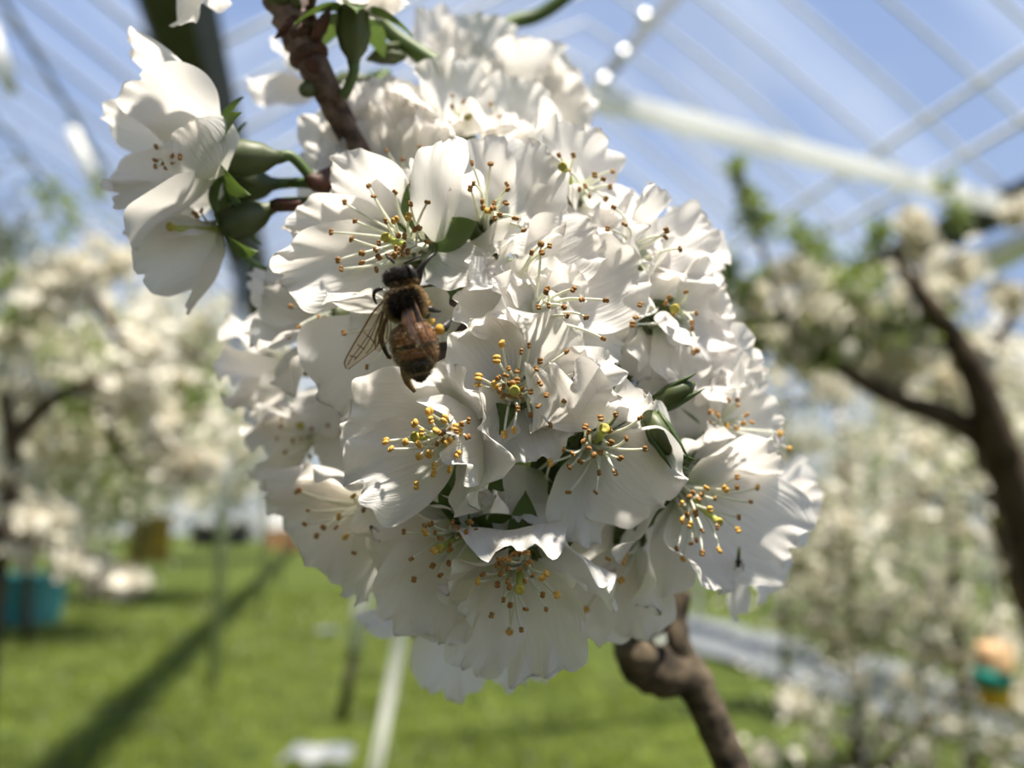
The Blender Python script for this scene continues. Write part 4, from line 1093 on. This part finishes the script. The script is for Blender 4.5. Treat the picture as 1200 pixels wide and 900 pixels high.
# ================================================================== honeybee
ZBEE = 0.0785
sbee = ZBEE / FPX
Hd, Tl = at(467, 312, ZBEE - .0008), at(494, 449, ZBEE - .0012)
axb = (Tl - Hd).normalized()
LB = (Tl - Hd).length
upb = (-FWD - axb * (-FWD).dot(axb)).normalized()      # dorsal side towards the viewer
rtb = axb.cross(upb) * -1
if rtb.dot(RGT) < 0: rtb = -rtb
def bp(a, r, u): return Hd + axb * (a * LB) + rtb * r + upb * u
bee = thing('honeybee', bp(.5, 0, -.002), 'brown banded honeybee clinging head up to the white blossoms', 'bee')
M['bee_dark'] = plain('bee_dark', (0.022, 0.016, 0.012), 0.5, scale=900, col2=(0.008, 0.006, 0.005), spec=.6)
M['bee_thorax'] = plain('bee_thorax', (0.035, 0.024, 0.014), 0.7, scale=1500, col2=(0.03, 0.018, 0.01))
M['bee_orange'] = plain('bee_orange', (0.25, 0.105, 0.04), 0.38, scale=1600, col2=(0.20, 0.075, 0.028), spec=.5)
M['bee_pale'] = plain('bee_pale', (0.34, 0.22, 0.12), 0.6, scale=1800, col2=(0.22, 0.13, 0.06))
M['fuzz'] = plain('bee_fuzz', (0.50, 0.36, 0.19), 0.8, scale=1500, col2=(0.30, 0.21, 0.10))
M['fuzz_d'] = plain('bee_fuzz_dark', (0.05, 0.032, 0.02), 0.8, scale=1500, col2=(0.02, 0.014, 0.01))
M['pollen'] = plain('pollen', (0.70, 0.42, 0.07), 0.9, scale=2500, noise=.3)
mm_ = 0.001
prof = []
def half(a):                       # half width in mm along the body
    pts_ = [(0, .1), (.015, .85), (.05, 1.45), (.10, 1.55), (.145, 1.2), (.165, .8), (.18, .85), (.21, 1.4), (.27, 1.78), (.34, 1.85), (.41, 1.55), (.455, 1.1), (.47, .75), (.485, 1.0), (.52, 1.85), (.59, 2.25), (.67, 2.34), (.76, 2.15), (.85, 1.72), (.93, 1.12), (.98, .55), (1.0, .05)]
    for (x0, y0), (x1, y1) in zip(pts_, pts_[1:]):
        if a <= x1:
            t = (a - x0) / (x1 - x0); t = t * t * (3 - 2 * t)
            return y0 + (y1 - y0) * t
    return .05
NR, NS = 110, 24
vs_, fs, mi = [], [], []
for i in range(NR + 1):
    a = i / NR
    w = half(a) * mm_ * LB / .0121
    flat = .72 if a < .16 else (.9 if a < .47 else .82)
    drop = -.0002 if a < .16 else 0
    groove = 1 - (.045 if a > .49 and (abs(((a - .49) * 11.5) % 1 - .5) > .42) else 0)
    for k in range(NS):
        th = 2 * math.pi * k / NS
        vs_.append(bp(a, w * groove * math.cos(th), w * groove * flat * math.sin(th) + drop))
bands = [(.165, 0), (.455, 1), (.495, 0), (.545, 2), (.558, 0), (.685, 2), (.715, 0), (.80, 2), (.92, 0), (.935, 3), (1.1, 0)]
for i in range(NR):
    a = (i + .5) / NR
    mt = next(m for (x, m) in bands if a < x)
    for k in range(NS):
        fs.append([i * NS + k, i * NS + (k + 1) % NS, (i + 1) * NS + (k + 1) % NS, (i + 1) * NS + k]); mi.append(mt)
acc = Acc(); acc.add((vs_, fs)); acc.m = mi
# eyes, antennae and legs run into the same body
for sx in (-1, 1):
    acc.add(lathe(bp(.085, sx * .00118, .0003), axb + rtb * (.25 * sx), [(-.0009, .00008), (-.0007, .00034), (0, .0005), (.0007, .00034), (.0009, .00008)], 12), 0)
def leg(pts_, rr, m=0):
    acc.add(tube([bp(*p) for p in pts_], [x * mm_ for x in rr], 8, smooth_in=3), m)
def bpx(x, y, dz): return at(x, y, ZBEE - dz)
def legp(pts_, rr, m=0):
    acc.add(tube([bpx(*p) for p in pts_], [x * mm_ for x in rr], 8, smooth_in=3), m)
legp([(480, 338, -.001), (488, 333, -.0006), (491, 321, -.0002), (494, 313, 0), (501, 304, 0), (509, 297, -.0005)], [.28, .34, .42, .30, .22, .14])
legp([(484, 362, -.001), (492, 366, -.0002), (503, 362, .0004), (509, 364, 0), (516, 365, -.0008)], [.26, .3, .38, .24, .12])
legp([(486, 372, -.001), (500, 382, 0), (511, 388, .0004), (520, 384, .0004), (528, 375, -.0004)], [.3, .36, .3, .5, .2])
legp([(448, 338, -.001), (440, 341, -.0012), (438, 348, -.0015), (441, 356, -.002)], [.22, .2, .16, .1])
legp([(452, 372, -.0014), (446, 392, -.0022), (452, 412, -.0026), (458, 420, -.003)], [.3, .3, .25, .15])
legp([(472, 420, -.002), (474, 436, -.0018), (478, 448, -.0016), (486, 459, -.002)], [.35, .42, .38, .2], 3)
legp([(474, 309, .0004), (484, 304, .001), (494, 299, .0008)], [.13, .12, .10])
legp([(462, 308, .0004), (456, 302, .0008), (452, 298, .0002)], [.13, .12, .10])
body = acc.build('body', [M['bee_dark'], M['bee_thorax'], M['bee_orange'], M['bee_pale']], bee, origin=tuple(bp(.5, 0, 0)))
pl = mesh_obj('pollen_basket', *ball(bpx(516, 386, .0005), .00055, 10, 8), M['pollen'], bee)
pl.scale = (1, 1, 1)
# fuzz
def fuzz(name, a0, a1, n, ln, mat, seed, rim=None):
    r = random.Random(seed); v2, f2 = [], []
    for i in range(n):
        a = r.uniform(a0, a1); th = r.uniform(*rim) if rim else r.uniform(-.35, math.pi + .35)
        if rim and rim[0] < 0 and r.random() < .5: th = math.pi - th
        w = half(a) * mm_ * LB / .0121; fl = .72 if a < .16 else .9
        p = bp(a, w * math.cos(th), w * fl * math.sin(th))
        nrm = (rtb * math.cos(th) + upb * math.sin(th) + axb * r.uniform(-.2, .5) + rtb * r.uniform(-.3, .3)).normalized()
        sd_ = nrm.cross(V((r.random() - .5, r.random() - .5, r.random() - .5))).normalized() * .00003
        l_ = ln * r.uniform(.5, 1.2); b_ = len(v2)
        v2 += [p - sd_, p + sd_, p + nrm * l_]; f2.append([b_, b_ + 1, b_ + 2])
    o = mesh_obj(name, v2, f2, mat, bee, smooth=False, origin=tuple(bp(.3, 0, 0)))
    tag(o, kind='stuff')
fuzz('thorax_fuzz', .175, .46, 3600, .00062, M['fuzz'], 1, (-.6, .75))
fuzz('back_fuzz', .20, .44, 3600, .0005, M['fuzz_d'], 4, (.55, 2.6))
fuzz('head_fuzz', .01, .17, 2200, .00045, M['fuzz_d'], 2)
fuzz('neck_fuzz', .14, .22, 900, .0007, M['fuzz'], 7)
fuzz('abdomen_fuzz', .48, .95, 2200, .0003, M['fuzz'], 3)
# wings
mw, tw, ow = new_mat('wing_membrane')
tp = nd(tw, 'ShaderNodeBsdfTransparent'); tp.inputs['Color'].default_value = (.93, .86, .76, 1)
gl_ = nd(tw, 'ShaderNodeBsdfGlossy'); gl_.inputs['Roughness'].default_value = .22; gl_.inputs['Color'].default_value = (.95, .85, .7, 1)
mxw = nd(tw, 'ShaderNodeMixShader'); mxw.inputs[0].default_value = .13
tw.links.new(tp.outputs[0], mxw.inputs[1]); tw.links.new(gl_.outputs[0], mxw.inputs[2]); tw.links.new(mxw.outputs[0], ow.inputs['Surface'])
M['vein'] = plain('wing_vein', (0.20, 0.10, 0.05), .5, scale=900, noise=.3)
def wing(root_px, lead, trail, veins, label=None):
    """outline given as leading and trailing edge points (px, py, towards-viewer mm)"""
    A = [bpx(x, y, z * mm_) for (x, y, z) in lead]; B = [bpx(x, y, z * mm_) for (x, y, z) in trail]
    A, _ = resample(A, [0] * len(A), 5); B, _ = resample(B, [0] * len(B), 5)
    n = min(len(A), len(B)); vs2, fs2 = [], []
    for i in range(n):
        for k in range(7):
            t = k / 6
            vs2.append(A[i].lerp(B[i], t) - FWD * (.00008 * math.sin(t * 9)))
    for i in range(n - 1):
        for k in range(6):
            a = i * 7 + k; fs2.append([a, a + 1, a + 8, a + 7])
    w = mesh_obj('wing', vs2, fs2, mw, bee, origin=tuple(A[0]))
    ac = Acc(); ac.add(tube([p - FWD * .00004 for p in A], [.00011 - .00005 * i / len(A) for i in range(len(A))], 5))
    ac.add(tube(B, [.00004] * len(B), 4))
    for (i0, t0, i1, t1) in veins:
        q = []
        for j in range(7):
            u = j / 6; ii = i0 + (i1 - i0) * u; tt = t0 + (t1 - t0) * u
            i_ = min(int(ii * (n - 1)), n - 2); fr_ = ii * (n - 1) - i_
            q.append(A[i_].lerp(A[i_ + 1], fr_).lerp(B[i_].lerp(B[i_ + 1], fr_), tt) - FWD * .00006)
        ac.add(tube(q, [.00006] * 7, 4))
    ac.build('wing_veins', M['vein'], w)
VE = [(0, .5, .9, .25), (.05, .5, .8, .55), (.1, .6, .7, .85), (.4, .1, .45, .5), (.55, .15, .62, .6), (.7, .1, .75, .5), (.45, .5, .52, .85)]
wing(None, [(450, 352, .9), (436, 368, .4), (424, 388, 0), (412, 408, -.3), (404, 424, -.5), (406, 432, -.6)], [(453, 358, .8), (452, 376, .4), (448, 394, .0), (440, 408, -.3), (425, 420, -.5), (408, 433, -.6)], VE)
wing(None, [(452, 358, .8), (446, 378, .3), (440, 396, 0), (440, 410, -.2)], [(456, 362, .8), (458, 378, .4), (456, 396, .1), (444, 412, -.2)], VE[:3])
wing(None, [(483, 346, 2.1), (490, 364, 2.6), (498, 384, 2.8), (506, 402, 2.7), (511, 416, 2.4), (510, 424, 2.2)], [(478, 350, 2.1), (476, 370, 2.7), (479, 390, 3.0), (486, 406, 2.9), (498, 418, 2.5), (508, 425, 2.2)], VE)
wing(None, [(478, 352, 2.0), (478, 368, 2.6), (480, 384, 2.8), (484, 398, 2.8)], [(474, 354, 2.0), (471, 368, 2.6), (472, 382, 2.85), (480, 398, 2.8)], VE[:3])

# ================================================================== the tiny fly on the lower right petal
bpy.context.view_layer.update()
d_ = (at(866, 656, 1) - CAM).normalized()
hit_ = scene.ray_cast(bpy.context.evaluated_depsgraph_get(), CAM, d_)
ZF = (hit_[1] - CAM).dot(FWD) - .0009 if hit_[0] else .09
fl_ = thing('small_fly', at(866, 660, ZF), 'tiny black fly at the edge of the lower right petal', 'fly')
acc = Acc()
f0, f1 = at(866, 641, ZF), at(865, 664, ZF)
ax_ = (f1 - f0).normalized()
ln = (f1 - f0).length
acc.add(lathe(f0, ax_, [(0, .00006), (ln * .3, .0002), (ln * .55, .00024), (ln * .62, .00018), (ln * .7, .00036), (ln * .82, .00036), (ln * .88, .00014), (ln * .95, .00028), (ln * 1.02, .0002), (ln * 1.04, .00004)], 10))
for (x, y) in ((860, 668), (872, 669), (861, 660), (873, 664), (862, 655), (871, 657)):
    acc.add(tube([at(866, 659, ZF), at((866 + x) / 2, (657 + y) / 2 - 1, ZF - .0002), at(x, y, ZF + .0004)], [.00006, .00005, .00004], 5))
acc.build('body', M['bee_dark'], fl_)
for sx in (-1, 1):
    vs2 = [at(866, 656, ZF - .0003), at(866 + sx * 2.5, 650, ZF - .0005), at(866 + sx * 2.2, 641, ZF - .0004), at(866 + sx * .3, 639, ZF - .0004)]
    mesh_obj('wing', vs2, [[0, 1, 2, 3]], mw, fl_)
